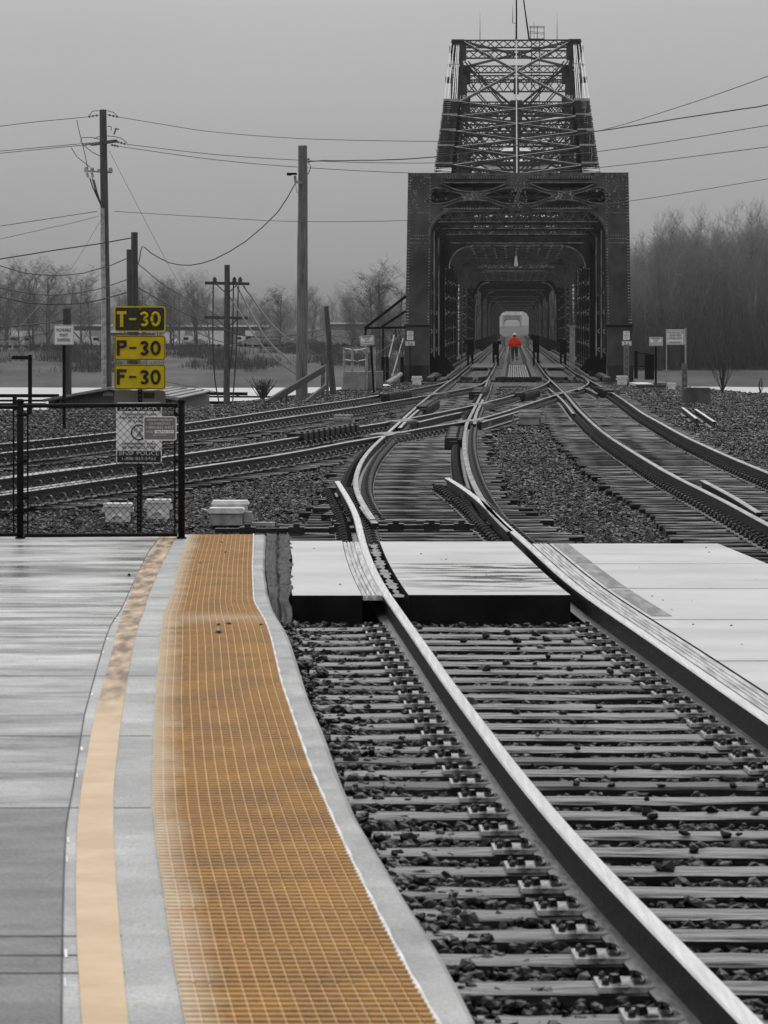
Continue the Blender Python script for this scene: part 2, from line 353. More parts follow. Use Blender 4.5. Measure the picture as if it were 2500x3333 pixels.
for i in range(n - 1):
    for c in range(6):
        o = i * 7 + c; b.f.append((o, o + 1, o + 8, o + 7)); b.m.append((3 if PYs[i] < 13.2 else 4 if PYs[i] < 18.25 else 0) if c < 2 else 1 if c == 2 else 2)  # slabs differ in tone; farther ones carry wet sky sheen in their colour
o = len(b.v); b.v += [(-9, 33, -.6), (eF[-1], 33, -.6)]; b.f.append(tuple((n - 1) * 7 + c for c in range(6)) + (o + 1, o)); b.m.append(1)
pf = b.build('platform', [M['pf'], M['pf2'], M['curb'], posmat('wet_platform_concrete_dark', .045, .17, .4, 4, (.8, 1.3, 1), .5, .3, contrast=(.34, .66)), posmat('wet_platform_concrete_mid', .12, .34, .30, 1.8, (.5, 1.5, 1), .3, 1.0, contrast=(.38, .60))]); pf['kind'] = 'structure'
pf.data.polygons.foreach_set('use_smooth', [True] * len(pf.data.polygons)) if False else None
# expansion joints
b = MB()
for Yj in (10.46, 10.14, 9.86, 18.3, 13.26, 15.6, 28.8, 25.2, 20.7, 8.2):
    k = min(range(n), key=lambda i: abs(PYs[i] - Yj)); x1 = eD[k] - .01 if Yj > 11 else eC[k]
    z = plat_z(Yj) + .0025; ln = [(-9 + (x1 + 9) * t / 12, Yj + random.uniform(-.004, .004)) for t in range(13)]
    for (xa, ya), (xb, yb) in zip(ln, ln[1:]): b.add([(xa, ya - .007, z), (xb, yb - .007, z), (xb, yb + .007, z), (xa, ya + .007, z)], [(0, 1, 2, 3)])
for i in range(n - 1):
    z0, z1 = plat_z(PYs[i]) + .0025, plat_z(PYs[i + 1]) + .0025; q = .0035
    b.add([(eA[i] - q, PYs[i], z0), (eA[i] + q, PYs[i], z0), (eA[i + 1] + q, PYs[i + 1], z1), (eA[i + 1] - q, PYs[i + 1], z1)], [(0, 1, 2, 3)])
jo = b.build('joint_line', M['conc_dk'], pf)
b = MB()
for i in range(0, n - 1, 3):                     # worn white sealant beside the long joint
    if math.sin(i * .9) + math.sin(i * .37) > .35:
        z0, z1 = plat_z(PYs[i]) + .003, plat_z(PYs[i + 1]) + .003; a = .008; q = .009 + .004 * math.sin(i * 1.7)
        b.add([(eA[i] + a, PYs[i], z0), (eA[i] + a + q, PYs[i], z0), (eA[i + 1] + a + q, PYs[i + 1] - .02, z1), (eA[i + 1] + a, PYs[i + 1] - .02, z1)], [(0, 1, 2, 3)])
b.build('joint_sealant', M['white'], pf)
# painted stripe, with its rust stain
def stain_mat():
    m = MAT('stripe_paint', (.52, .35, .19), (.64, .47, .29), .5, 3, (1, 1.2, 1), .1, 60, rvar=.2, detail=8); t = m.node_tree; p = t.nodes['Principled BSDF']
    base = p.inputs['Base Color'].links[0].from_socket
    ge = N(t, 'ShaderNodeNewGeometry'); sp = N(t, 'ShaderNodeSeparateXYZ'); t.links.new(ge.outputs[0], sp.inputs[0])
    mr = N(t, 'ShaderNodeMapRange', interpolation_type='SMOOTHSTEP'); mr.inputs[1].default_value = 15.5; mr.inputs[2].default_value = 18.5; t.links.new(sp.outputs[1], mr.inputs[0])
    n1 = N(t, 'ShaderNodeTexNoise'); n1.inputs['Scale'].default_value = 1; n1.inputs['Detail'].default_value = 7
    mpn = N(t, 'ShaderNodeMapping'); mpn.inputs['Scale'].default_value = (12, 2.2, 1); t.links.new(ge.outputs[0], mpn.inputs[0]); t.links.new(mpn.outputs[0], n1.inputs[0])
    f = math_(t, 'MULTIPLY', mr.outputs[0], math_(t, 'MULTIPLY', math_(t, 'SUBTRACT', n1.outputs[0], .34), 3.6, True), True)
    mx = N(t, 'ShaderNodeMix', data_type='RGBA'); t.links.new(f, mx.inputs[0]); t.links.new(base, mx.inputs[6]); mx.inputs[7].default_value = (.11, .050, .012, 1)
    t.links.new(mx.outputs[2], p.inputs['Base Color']); return m
M['stripe'] = stain_mat()
b = MB()
for i in range(n):
    z = plat_z(PYs[i]) + .004; b.v += [(eB[i], PYs[i], z), (eC[i], PYs[i], z)]
for i in range(n - 1): b.f.append((2 * i, 2 * i + 1, 2 * i + 3, 2 * i + 2)); b.m.append(0)
b.build('stripe', M['stripe'], pf)
b = MB()
for i in range(n):
    z = plat_z(PYs[i]) + .0105; q = .007 + .003 * math.sin(i * 1.9); b.v += [(eE[i] - q, PYs[i], z), (eE[i] + q, PYs[i], z)]
for i in range(n - 1): b.f.append((2 * i, 2 * i + 1, 2 * i + 3, 2 * i + 2)); b.m.append(0)
b.build('joint_sealant', M['white_box'], pf)
# tactile paving: real raised bars in columns
def tact_mat(name='tactile_orange', ca=(.50, .275, .065), cb_=(.60, .345, .095)):
    m = MAT(name, ca, cb_, .55, 3.5, (1, .8, 1), .15, 60, rvar=.2, detail=10, contrast=(.40, .60), speck=.45); t = m.node_tree; p = t.nodes['Principled BSDF']
    base = p.inputs['Base Color'].links[0].from_socket
    at = N(t, 'ShaderNodeAttribute', attribute_name='across'); n1 = N(t, 'ShaderNodeTexNoise'); n1.inputs['Scale'].default_value = 3; n1.inputs['Detail'].default_value = 8
    ge = N(t, 'ShaderNodeNewGeometry'); t.links.new(ge.outputs[0], n1.inputs[0])
    e = math_(t, 'ADD', at.outputs['Fac'], math_(t, 'MULTIPLY', math_(t, 'SUBTRACT', n1.outputs[0], .5), .25))
    r = N(t, 'ShaderNodeValToRGB'); t.links.new(e, r.inputs[0]); r.color_ramp.elements[0].color = (.62, .62, .62, 1); r.color_ramp.elements[0].position = .02
    r.color_ramp.elements[1].color = (0, 0, 0, 1); r.color_ramp.elements[1].position = .2
    sp = N(t, 'ShaderNodeSeparateXYZ'); t.links.new(ge.outputs[0], sp.inputs[0])    # paler where the ramp bends
    k = math_(t, 'SUBTRACT', 1., math_(t, 'MULTIPLY', math_(t, 'ABSOLUTE', math_(t, 'SUBTRACT', sp.outputs[1], 22.6)), 1.1), True)
    f = math_(t, 'MAXIMUM', r.outputs[0], math_(t, 'MULTIPLY', k, .34))
    mx = N(t, 'ShaderNodeMix', data_type='RGBA'); t.links.new(f, mx.inputs[0]); t.links.new(base, mx.inputs[6]); mx.inputs[7].default_value = (.78, .66, .50, 1)
    t.links.new(mx.outputs[2], p.inputs['Base Color']); return m
M['tact'] = tact_mat(); M['tact_bar'] = tact_mat('tactile_bar_orange', (.27, .128, .015), (.37, .185, .03))  # bars coloured darker to stand for the shade on their near sides
NC = 15
fine = np.arange(6.6, 32.85, .07)
V = []; Fc = []; AC = []
def eint(e, y): return float(np.interp(y, PYs, e))
for i, y in enumerate(fine):                 # base sheet rows
    z = plat_z(y) + .006; xd, xe = eint(eD, y), eint(eE, y)
    for c in range(NC + 1): V.append((xd + (xe - xd) * c / NC, y, z)); AC.append(c / NC)
for i in range(len(fine) - 1):
    for c in range(NC): o = i * (NC + 1) + c; Fc.append((o, o + 1, o + NC + 2, o + NC + 1))
for i in range(len(fine) - 1):
    y0 = fine[i] + .004
    for c in range(NC):
        o = len(V); zz = .0075 + plat_z(y0)
        for (yy, hh, ins) in ((y0, .0, .06), (y0 + .005, .008, .08), (y0 + .029, .008, .08), (y0 + .034, .0, .06)):
            xd, xe = eint(eD, yy), eint(eE, yy); w_ = (xe - xd) / NC
            z = plat_z(yy) + .0061 + hh; V.append((xd + w_ * (c + ins), yy, z)); V.append((xd + w_ * (c + 1 - ins), yy, z)); AC += [(c + ins) / NC, (c + 1 - ins) / NC]
        for k in range(3): Fc.append((o + 2 * k, o + 2 * k + 1, o + 2 * k + 3, o + 2 * k + 2))
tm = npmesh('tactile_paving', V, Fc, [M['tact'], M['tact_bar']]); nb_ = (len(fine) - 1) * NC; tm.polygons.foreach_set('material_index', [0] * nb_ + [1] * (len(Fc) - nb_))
at = tm.attributes.new('across', 'FLOAT', 'POINT'); at.data.foreach_set('value', AC)
sb_ = MB()
for k_, y in enumerate(np.arange(7.2, 32.6, .62)):
    for c in range(12):
        if math.sin(k_ * 2.1 + c * .9) < -.2: continue
        z = plat_z(y) + .0072; xd, xe = eint(eD, y), eint(eE, y); a_, b2_ = xd + (xe - xd) * c / 12, xd + (xe - xd) * (c + 1) / 12; sb_.add([(a_, y - .006, z), (b2_, y - .006, z), (b2_, y + .003, z), (a_, y + .003, z)], [(0, 1, 2, 3)])
tp = tag(link('tactile_paving', tm), 'orange tactile warning strip of raised bars along the platform edge', 'tactile strip'); sb_.build('joint_line', M['dirt'], tp)
# bits of grit on the platform
st = MB()
for (px, py, r_) in ((712, 2040, .016), (745, 2038, .02), (712, 2067, .025), (850, 2040, .014), (652, 1838, .013), (722, 1770, .013), (735, 1802, .014), (420, 1875, .014)):
    X, Y = WP(px, py); z = plat_z(Y) + .012
    st.lathe((X, Y, z), [(r_ * .7, -.01), (r_, .002), (r_ * .6, r_ * .7)], 6)
o = st.build('grit', M['iron']); tag(o, 'small dark stones lying on the platform edge paving', 'grit', kind='stuff')

# ------------------------------------------------------------------ ballast stones
ico_t = (1 + 5 ** .5) / 2
ICO = np.array([(-1, ico_t, 0), (1, ico_t, 0), (-1, -ico_t, 0), (1, -ico_t, 0), (0, -1, ico_t), (0, 1, ico_t), (0, -1, -ico_t), (0, 1, -ico_t), (ico_t, 0, -1), (ico_t, 0, 1), (-ico_t, 0, -1), (-ico_t, 0, 1)]); ICO /= np.linalg.norm(ICO[0])
ICOF = np.array([(0, 11, 5), (0, 5, 1), (0, 1, 7), (0, 7, 10), (0, 10, 11), (1, 5, 9), (5, 11, 4), (11, 10, 2), (10, 7, 6), (7, 1, 8), (3, 9, 4), (3, 4, 2), (3, 2, 6), (3, 6, 8), (3, 8, 9), (4, 9, 5), (2, 4, 11), (6, 2, 10), (8, 6, 7), (9, 8, 1)])
OCT = np.array([(1, 0, 0), (-1, 0, 0), (0, 1, 0), (0, -1, 0), (0, 0, 1), (0, 0, -1.)]); OCTF = np.array([(0, 2, 4), (2, 1, 4), (1, 3, 4), (3, 0, 4), (2, 0, 5), (1, 2, 5), (3, 1, 5), (0, 3, 5)])
def stones(P, size, T, TF, flat=.65):
    n_ = len(P); J = 1 + rng.uniform(-.32, .32, (n_, len(T), 3)); V = T[None] * J
    sc = size[:, None] * np.stack([rng.uniform(.8, 1.5, n_), rng.uniform(.7, 1.2, n_), rng.uniform(.45, .95, n_) * flat / .65], -1); V = V * sc[:, None, :]
    a = rng.uniform(0, 6.28, n_); tl = rng.uniform(-.6, .6, n_); ca, sa, ct, s_t = np.cos(a), np.sin(a), np.cos(tl), np.sin(tl)
    x, y, z = V[..., 0], V[..., 1], V[..., 2]; x, z = x * ct[:, None] + z * s_t[:, None], -x * s_t[:, None] + z * ct[:, None]
    x, y = x * ca[:, None] - y * sa[:, None], x * sa[:, None] + y * ca[:, None]
    V = np.stack([x, y, z], -1) + P[:, None, :]; Fi = TF[None] + (np.arange(n_) * len(T))[:, None, None]
    return V.reshape(-1, 3), Fi.reshape(-1, 3)
def stone_mat():
    m = bpy.data.materials.new('ballast_stone'); m.use_nodes = True; t = m.node_tree; p = t.nodes['Principled BSDF']
    ge = N(t, 'ShaderNodeNewGeometry'); r = N(t, 'ShaderNodeValToRGB'); t.links.new(ge.outputs['Random Per Island'], r.inputs[0])
    r.color_ramp.elements[0].color = (.002, .002, .002, 1); r.color_ramp.elements[1].color = (.07, .07, .07, 1); r.color_ramp.elements[0].position = .25
    e = r.color_ramp.elements.new(.93); e.color = (.018, .018, .018, 1)
    t.links.new(r.outputs[0], p.inputs['Base Color']); p.inputs['Roughness'].default_value = .4; p.inputs['Specular IOR Level'].default_value = .2
    b = N(t, 'ShaderNodeBump'); b.inputs['Strength'].default_value = .5; b.inputs['Distance'].default_value = .01; n1 = N(t, 'ShaderNodeTexNoise'); n1.inputs['Scale'].default_value = 60
    tcn = N(t, 'ShaderNodeTexCoord'); t.links.new(tcn.outputs['Object'], n1.inputs[0]); t.links.new(n1.outputs[0], b.inputs['Height']); t.links.new(b.outputs[0], p.inputs['Normal']); return m
M['stone'] = stone_mat()
NEAR_TIES = [8.3]
while NEAR_TIES[-1] < 24.2: NEAR_TIES.append(NEAR_TIES[-1] + .5 + random.uniform(-.03, .03))
# near bed
n1_ = 75000; Y = rng.uniform(7.8, 25.6, n1_); fx = np.interp(Y, PYs, eF); X = fx + .02 + rng.uniform(0, 1, n1_) ** .9 * (4.1 + Y * .09 - fx)
keep = ~((Y > 25.3) & (X > -.9)); X, Y = X[keep], Y[keep]
nt_ = np.array(NEAR_TIES); dt = np.abs(Y[:, None] - nt_[None]).min(1); on = (dt < .12) & (X > np.interp(Y, PYs, eF) + .62); keep = ~on | (rng.uniform(0, 1, len(X)) < .012); X, Y, on = X[keep], Y[keep], on[keep]
mound = np.interp(X - np.interp(Y, PYs, eF), [0, .45, .8], [.03, .0, -.01])
P = np.stack([X, Y, np.where(on, -.18, TZ + .056 + mound + rng.uniform(-.04, .03, len(X)))], -1)
Va, Fa = stones(P, rng.uniform(.014, .038, len(X)), ICO, ICOF)
o = link('ballast', npmesh('ballast', Va, Fa, M['stone'])); tag(o, 'dark wet track ballast of broken stone around the near ties', 'ballast', kind='stuff')
n2_ = 230000; Y = 33.1 + rng.uniform(0, 1, n2_) ** 1.3 * 116; hw = 2400 / 2 / F * Y
X = rng.uniform(-1.3, 1.6, n2_) * hw; z = ground_z(X, Y); keep = z > TZ - .6; X, Y, z = X[keep], Y[keep], z[keep]
P = np.stack([X, Y, z + .01 + rng.uniform(-.015, .02, len(X))], -1)
Va, Fa = stones(P, rng.uniform(.016, .036, len(X)) * (1 + Y / 130), OCT, OCTF, .55)
o = link('ballast', npmesh('ballast_far', Va, Fa, M['stone'])); tag(o, 'grey gravel and ballast spread between the switch tracks', 'ballast', kind='stuff')

# ------------------------------------------------------------------ rails
AX0, AXS = .22, .0401; BANG = -math.atan(AXS)
def axis_pt(Y, v, z=0): return Vector((AX0 + AXS * Y + v, Y, z))
PROF = [(-.075, -.19), (-.075, -.178), (-.012, -.158), (-.010, -.052), (-.037, -.040), (-.0375, -.008), (-.030, 0), (.030, 0), (.0375, -.008), (.037, -.040), (.010, -.052), (.012, -.158), (.075, -.178), (.075, -.19)]
PM = [0, 2, 0, 0, 0, 1, 1, 1, 0, 0, 0, 2, 0, 0]
RMATS = [M['rust'], M['railtop'], M['railfoot']]; RDULL = [M['rust'], M['railtop_dull'], M['railfoot']]
def P3(L): return [W(*p) for p in L]
rails = {}
def relax(P, step, win):
    A_ = np.array([tuple(p) for p in P]); d = np.r_[0, np.cumsum(np.linalg.norm(np.diff(A_, axis=0), axis=1))]; n_ = max(4, int(d[-1] / step)); t = np.linspace(0, d[-1], n_)
    B = np.stack([np.interp(t, d, A_[:, k]) for k in range(3)], -1); C = B.copy(); h = int(win / step)
    for i in range(n_):
        k = min(h, i, n_ - 1 - i); C[i] = B[i - k:i + k + 1].mean(0)
    return [Vector(c) for c in C]
def rail(pts, parent, name='rail', key=None, z=0, step=.5):
    sp_ = relax(smooth_pts(pts, .25), step, 2.2 if len(pts) > 8 else .3) if len(pts) > 2 else [Vector(p) for p in pts]
    if z:
        for p in sp_: p.z += z
    o = sweep(MB(), sp_, PROF, PM).build(name, RMATS if key in ('AL1', 'AR1') else RDULL, parent)
    if key: rails[key] = sp_
    return o
trA = thing('railway_track', 'near railway track curving from the bottom right through the crossing to the bridge', 'railway track', (0, 0, 0))
trB = thing('railway_track', 'right hand railway track curving in from the right edge to the bridge', 'railway track', (0, 0, 0))
trC = thing('railway_track', 'middle crossing track running from the fence diagonally to the right bridge track', 'railway track', (0, 0, 0))
trD = thing('railway_track', 'upper left track running past the big bare pole to the left bridge track', 'railway track', (0, 0, 0))
AL1 = [(2900, 3790), (2455, 3333), (2154, 3027), (1928, 2801), (1762, 2628), (1672, 2496), (1551, 2343), (1484, 2258), (1391, 2122), (1332, 2036), (1285, 1975), (1247, 1916), (1214, 1858), (1192, 1803), (1174, 1740), (1160, 1676), (1128, 1614), (1098, 1566)]
AL2 = [(1214, 1690), (1180, 1638), (1159, 1591), (1159, 1552), (1175, 1504), (1206, 1461), (1240, 1428), (1271, 1400), (1303, 1371), (1337, 1340), (1373, 1308), (1412, 1277), (1451, 1248), (1483, 1226)]
AR1 = [(3300, 2885), (2900, 2612), (2500, 2340), (2305, 2206), (2116, 2074), (2003, 2000), (1898, 1928), (1815, 1861), (1760, 1808), (1713, 1766), (1662, 1722), (1619, 1682), (1575, 1640), (1517, 1593), (1456, 1555)]
AR2 = [(1662, 1729), (1606, 1676), (1566, 1618), (1536, 1560), (1518, 1500), (1511, 1441), (1518, 1383), (1538, 1340), (1560, 1296), (1583, 1250), (1592, 1226)]
BL = [(2950, 1930), (2700, 1805), (2500, 1706), (2375, 1638), (2279, 1590), (2182, 1542), (2105, 1497), (2038, 1456), (1990, 1425), (1946, 1392), (1913, 1362), (1876, 1325), (1843, 1285), (1815, 1258), (1793, 1237), (1779, 1222)]
BR = [(3100, 1775), (2800, 1655), (2500, 1537), (2375, 1486), (2230, 1420), (2150, 1376), (2095, 1346), (2050, 1315), (2010, 1288), (1973, 1266), (1940, 1248), (1910, 1232), (1892, 1222)]
C1 = [(-400, 1668), (0, 1610), (300, 1566), (599, 1524), (917, 1478), (1134, 1437), (1250, 1418), (1351, 1397), (1459, 1379), (1539, 1367), (1640, 1340), (1749, 1304), (1830, 1278), (1880, 1265), (1908, 1252), (1916, 1243), (1908, 1234)]
C2 = [(-400, 1607), (0, 1557), (367, 1509), (700, 1462), (931, 1428), (1134, 1393), (1279, 1370), (1423, 1343), (1532, 1320), (1640, 1294), (1698, 1277), (1749, 1261), (1781, 1246), (1790, 1236)]
D1 = [(-400, 1515), (0, 1474), (375, 1431), (700, 1392), (917, 1360), (1134, 1328), (1279, 1305), (1387, 1287), (1496, 1268), (1556, 1254), (1580, 1241), (1588, 1232)]
D2 = [(-400, 1480), (0, 1444), (371, 1406), (700, 1364), (917, 1332), (1134, 1302), (1250, 1283), (1351, 1265), (1425, 1250), (1462, 1238)]
for L_, k, t_ in ((AL1, 'AL1', trA), (AL2, 'AL2', trA), (AR1, 'AR1', trA), (AR2, 'AR2', trA), (BL, 'BL', trB), (BR, 'BR', trB), (C1, 'C1', trC), (C2, 'C2', trC), (D1, 'D1', trD), (D2, 'D2', trD)):
    rail(P3(L_), t_, key=k)
rail(P3([(2286, 1562), (2380, 1612), (2471, 1668)]), trB, 'point_rail')
# inner guard lengths beside the diamonds
for L_, t_ in (([(1180, 1646), (1196, 1668), (1222, 1700)], trA), ([(0, 1551), (140, 1533), (270, 1517)], trC), ([(0, 1600), (140, 1580), (273, 1561)], trC),
               ([(1786, 1262), (1830, 1300), (1868, 1345)], trB), ([(1880, 1268), (1905, 1262), (1945, 1280)], trB), ([(1360, 1372), (1440, 1353), (1500, 1340)], trC), ([(1300, 1391), (1330, 1360), (1362, 1332)], trA), ([(1545, 1378), (1552, 1340), (1572, 1300)], trA), ([(1565, 1372), (1640, 1351), (1700, 1333)], trC)):
    rail(P3(L_), t_, 'guard_rail', z=-.01)
# frog castings at the crossings
def frog(px, py, t_, s=1.):
    c = W(px, py); b = MB()
    b.box((c.x, c.y, -.012), (.42 * s, 1.6 * s, .03), -.25).box((c.x, c.y, -.1), (.5 * s, 2.0 * s, .14), -.25); b.bar((c.x - .35, c.y - 1.2, -.005), (c.x + .3, c.y + 1.2, -.005), .06, .02)
    o = b.build('frog', M['railfoot'], t_)
for q in ((1262, 1410, trA), (1303, 1369, trA), (1534, 1368, trA), (1556, 1314, trA), (1418, 1280, trA), (1836, 1277, trB)): frog(*q)

def along(pts, step, y0, y1):
    out_ = []; acc = 0
    for a, b_ in zip(pts, pts[1:]):
        L_ = (b_ - a).length
        while acc <= L_:
            p = a + (b_ - a) * (acc / L_)
            if y0 <= p.y <= y1:
                d = (b_ - a); out_.append((p, math.atan2(-d.x, d.y) if d.y > 0 else math.atan2(d.x, -d.y)))
            acc += step
        acc -= L_
    return out_
def xat(pts, Y):
    ys = np.array([p.y for p in pts]); xs = np.array([p.x for p in pts]); o_ = np.argsort(ys); return float(np.interp(Y, ys[o_], xs[o_]))
# ties -------------------------------------------------------------
def tie_mesh(name, mat, seed):
    rr = random.Random(seed); b = MB(); nx = 16; w_, h_ = .10, .17
    for i in range(nx + 1):
        x = -.5 + i / nx; j = [rr.uniform(-.008, .008) for _ in range(6)]
        b.v += [(x, -w_ + j[0], -h_), (x, -w_ + j[1], -.012 + j[2] * .6), (x, -w_ + .015, j[3] * .5), (x, rr.uniform(-.03, .03), -abs(j[4]) * rr.choice((.2, .2, 1.6))), (x, w_ - .015, j[5] * .5), (x, w_, -.012), (x, w_, -h_)]
    for i in range(nx):
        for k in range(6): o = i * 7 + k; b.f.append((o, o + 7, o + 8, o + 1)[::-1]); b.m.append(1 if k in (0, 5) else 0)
    b.f.append(tuple(range(7))); b.f.append(tuple(range(nx * 7, nx * 7 + 7))[::-1]); b.m += [0, 0]
    return b.mesh(name, [mat, M['tie_side']])
TM = [tie_mesh('tie', M['tie'], i) for i in range(4)] + [tie_mesh('tie', M['tie_dk'], 9)]
TS = [tie_mesh('tie', M[k_], 20 + i) for i, k_ in enumerate(('tie_mid', 'tie_mid2', 'tie_mid3'))]; KK = (0, 0, 1, 1, 2, 2, 1)
def place_ties(parent, spec, meshes, limit=100):
    """spec: (xl, xr, Y, z, rz, mesh index)"""
    spec = sorted(spec, key=lambda s_: s_[2]); buckets = {}
    for i, (xl, xr, Y, z, rz, k) in enumerate(spec):
        m4 = Matrix.Translation(((xl + xr) / 2, Y, z)) @ Matrix.Rotation(rz, 4, 'Z') @ Matrix.Diagonal((abs(xr - xl), 1, 1, 1))
        if i < limit: link('tie', meshes[k], parent, m4)
        else: buckets.setdefault(k, []).append(m4)
    for k, v in buckets.items(): scatter_parts('tie', meshes[k], v, parent, 0, stuff_name='far_ties')
spec = []; plates = []
i = 0
AL1p, AR1p, AL2p, AR2p = rails['AL1'], rails['AR1'], rails['AL2'], rails['AR2']
for Y in NEAR_TIES:
    xl = xat(AL1p, Y); xr = xat(AR1p, Y); k = random.choice((0, 1, 2, 3, 0, 1, 2, 3, 4))
    spec.append((xl - .76 + random.uniform(-.05, .05), xr + .7 + random.uniform(-.1, .1), Y, -.19 + random.uniform(-.006, .004), random.uniform(-.012, .012), k)); plates.append((xl, xr, Y))
Y = 33.2
while Y < 138:
    A_, B_ = (AL1p if Y < 44 else AL2p), AR2p if Y > 36 else AR1p
    xl, xr = xat(AL2p, max(Y, 38)) if Y > 38 else xat(AL1p, Y), xat(AR2p, Y) if Y > 36 else xat(AR1p, Y)
    e = .42 + .4 * max(0, min(1, (44 - Y) / 8)); spec.append((xl - e - .05 + random.uniform(-.12, .1), xr + e + random.uniform(-.1, .15), Y, -.19 + random.uniform(-.004, .003), random.uniform(-.006, .006), random.choice(KK)))
    Y += .5 + random.uniform(-.03, .03)
place_ties(trA, [s_ for s_ in spec if s_[2] < 30], TM); place_ties(trA, [s_ for s_ in spec if s_[2] > 30], TS, 62)
def track_ties(parent, L_, R_, y0, y1, ang, el=.6, er=.6, limit=100, zt_=-.192):
    sp_ = []; Y = y0
    while Y < y1:
        xl, xr = xat(rails[L_], Y + 0), xat(rails[R_], Y); sp_.append((xl - el + random.uniform(-.1, .1), xr + er + random.uniform(-.1, .1), Y, zt_ + random.uniform(-.004, .003), ang + random.uniform(-.006, .006), random.choice(KK))); Y += .5 + random.uniform(-.03, .03)
    place_ties(parent, sp_, TS, limit)
track_ties(trB, 'BL', 'BR', 30.3, 138, .0, .92, .6)
track_ties(trC, 'C2', 'C1', 42, 118, .06, .6, .6, zt_=-.225)
track_ties(trD, 'D2', 'D1', 50, 128, .06, .6, .6, zt_=-.225)
# tie plates with clips, near track
def clip(b, sx, x, mi=0):
    P = [(x + sx * (.03 * math.cos(t)), .032 * math.sin(t * 1.0) * 1.2, .015 + .03 * abs(math.sin(t * .5 + .4))) for t in np.linspace(-2.2, 2.2, 9)]
    b.tube(P, .0125, 6, mi); b.box((x, 0, .018), (.05, .13, .03), 0, mi, .8)
pb = MB(); pb.box((-.155, 0, .012), (.33, .19, .02)); clip(pb, 1, -.13, 1); pb.box((-.235, .0, .034), (.05, .05, .03), .4, 1, .7); pb.lathe((-.285, .05, .02), [(.018, 0), (.018, .02), (.008, .028)], 6, 1); pb.lathe((-.285, -.05, .02), [(.018, 0), (.018, .02), (.008, .028)], 6, 1)
pb.v = [(x * .74, y, z) for x, y, z in pb.v]; pm = pb.mesh('tie_plate', [M['plate'], M['iron']])
pl_m = []
for xl, xr, Y in sorted(plates, key=lambda q: q[2]):
    dr = (xat(AL1p, Y + .3) - xat(AL1p, Y - .3)) / .6; a = -math.atan(dr)
    pl_m.append(Matrix.Translation((xl, Y, -.19)) @ Matrix.Rotation(a * .5, 4, 'Z'))
    pl_m.append(Matrix.Translation((xr, Y, -.19)) @ Matrix.Rotation(-math.atan((xat(AR1p, Y + .3) - xat(AR1p, Y - .3)) / .6), 4, 'Z'))
scatter_parts('tie_plate', pm, pl_m, trA, 100)
# coil clips in the switch area
cb = MB(); cb.box((0, 0, .01), (.2, .2, .02), 0, 1)
cb.tube([(.06 * math.cos(t), -.01 + .05 * math.sin(t) , .055 + .045 * math.sin(t * 1.0)) for t in np.linspace(-.6, 5.4, 11)], .017, 6, 0)
cb.box((-.03, .0, .03), (.05, .12, .04), 0, 0, .8); cb.box((.08, -.05, .03), (.03, .03, .03), 0, 0)
cm = cb.mesh('rail_clip', [M['iron'], M['plate']])
def clips(parent, key, y0, y1, sides=(-1, 1), off=.14, limit=100, step=.5):
    L_ = []
    for p, a in along(rails[key], step, y0, y1):
        for s_ in sides:
            n_ = Vector((math.cos(a), math.sin(a), 0)); q = p + n_ * (off * s_); L_.append(Matrix.Translation((q.x, q.y, -.185)) @ Matrix.Rotation(a + (math.pi if s_ < 0 else 0), 4, 'Z'))
    L_.sort(key=lambda m: m.translation.y); return L_
for t_, ks in ((trA, (('AL1', 33, 46), ('AL2', 38, 132), ('AR1', 33, 46), ('AR2', 36, 132))), (trB, (('BL', 31, 135), ('BR', 31, 135))), (trC, (('C1', 38, 120), ('C2', 38, 120))), (trD, (('D1', 48, 126), ('D2', 52, 126)))):
    L_ = []
    for k, a, b_ in ks: L_ += clips(t_, k, a, b_, off=.145, step=.44 if k[0] in 'AB' else .55)
    L_.sort(key=lambda m: m.translation.y); scatter_parts('rail_clip', cm, L_, t_, 100, stuff_name='far_rail_clips')
# ribbed joint blocks (bolted heel / frog blocks)
def ribbed(parent, p0, p1, nrib, w_, h_, lift=0):
    p0, p1 = Vector(p0), Vector(p1); b = MB(); b.bar(p0 + Vector((0, 0, -.05)), p1 + Vector((0, 0, -.05)), w_ * .55, h_ * .6)
    for i in range(nrib):
        c = p0 + (p1 - p0) * ((i + .5) / nrib); b.box((c.x, c.y, c.z - .03), (w_, (p1 - p0).length / nrib * .45, h_), -.25); b.lathe((c.x + w_ * .28, c.y, c.z + h_ / 2 - .03), [(.03, 0), (.03, .03)], 6)
    return b.build('rail_brace', M['iron'], parent)
ribbed(trC, W(958, 1428, -.04), W(1148, 1396, -.04), 11, .34, .26)
ribbed(trD, W(1250, 1292, -.04), W(1325, 1281, -.04), 10, .36, .24)
ribbed(trA, W(1378, 1334, -.05), W(1410, 1312, -.05), 6, .3, .24)
ribbed(trA, W(1476, 1440, -.05), W(1486, 1400, -.05), 8, .26, .22)
ribbed(trC, W(1690, 1290, -.05), W(1738, 1276, -.05), 9, .42, .26)
ribbed(trB, W(1962, 1268, -.05), W(1992, 1283, -.05), 3, .45, .3)
ribbed(trA, W(1556, 1288, -.05), W(1566, 1270, -.05), 4, .4, .3)
for px, py in ((1094, 1600), (1072, 1640), (1055, 1668), (1085, 1690), (1120, 1712)):      # slide plates and rod ends by the point rail
    c = W(px, py, -.17); ribbed(trA, c, c + Vector((.1, 1.0, 0)), 3, .3, .16)
for px, py in ((1455, 1590), (1478, 1610), (1500, 1640), (1540, 1668), (1580, 1700)):
    c = W(px, py, -.17); ribbed(trA, c, c + Vector((-.05, .8, 0)), 3, .28, .14)
sw = MB()
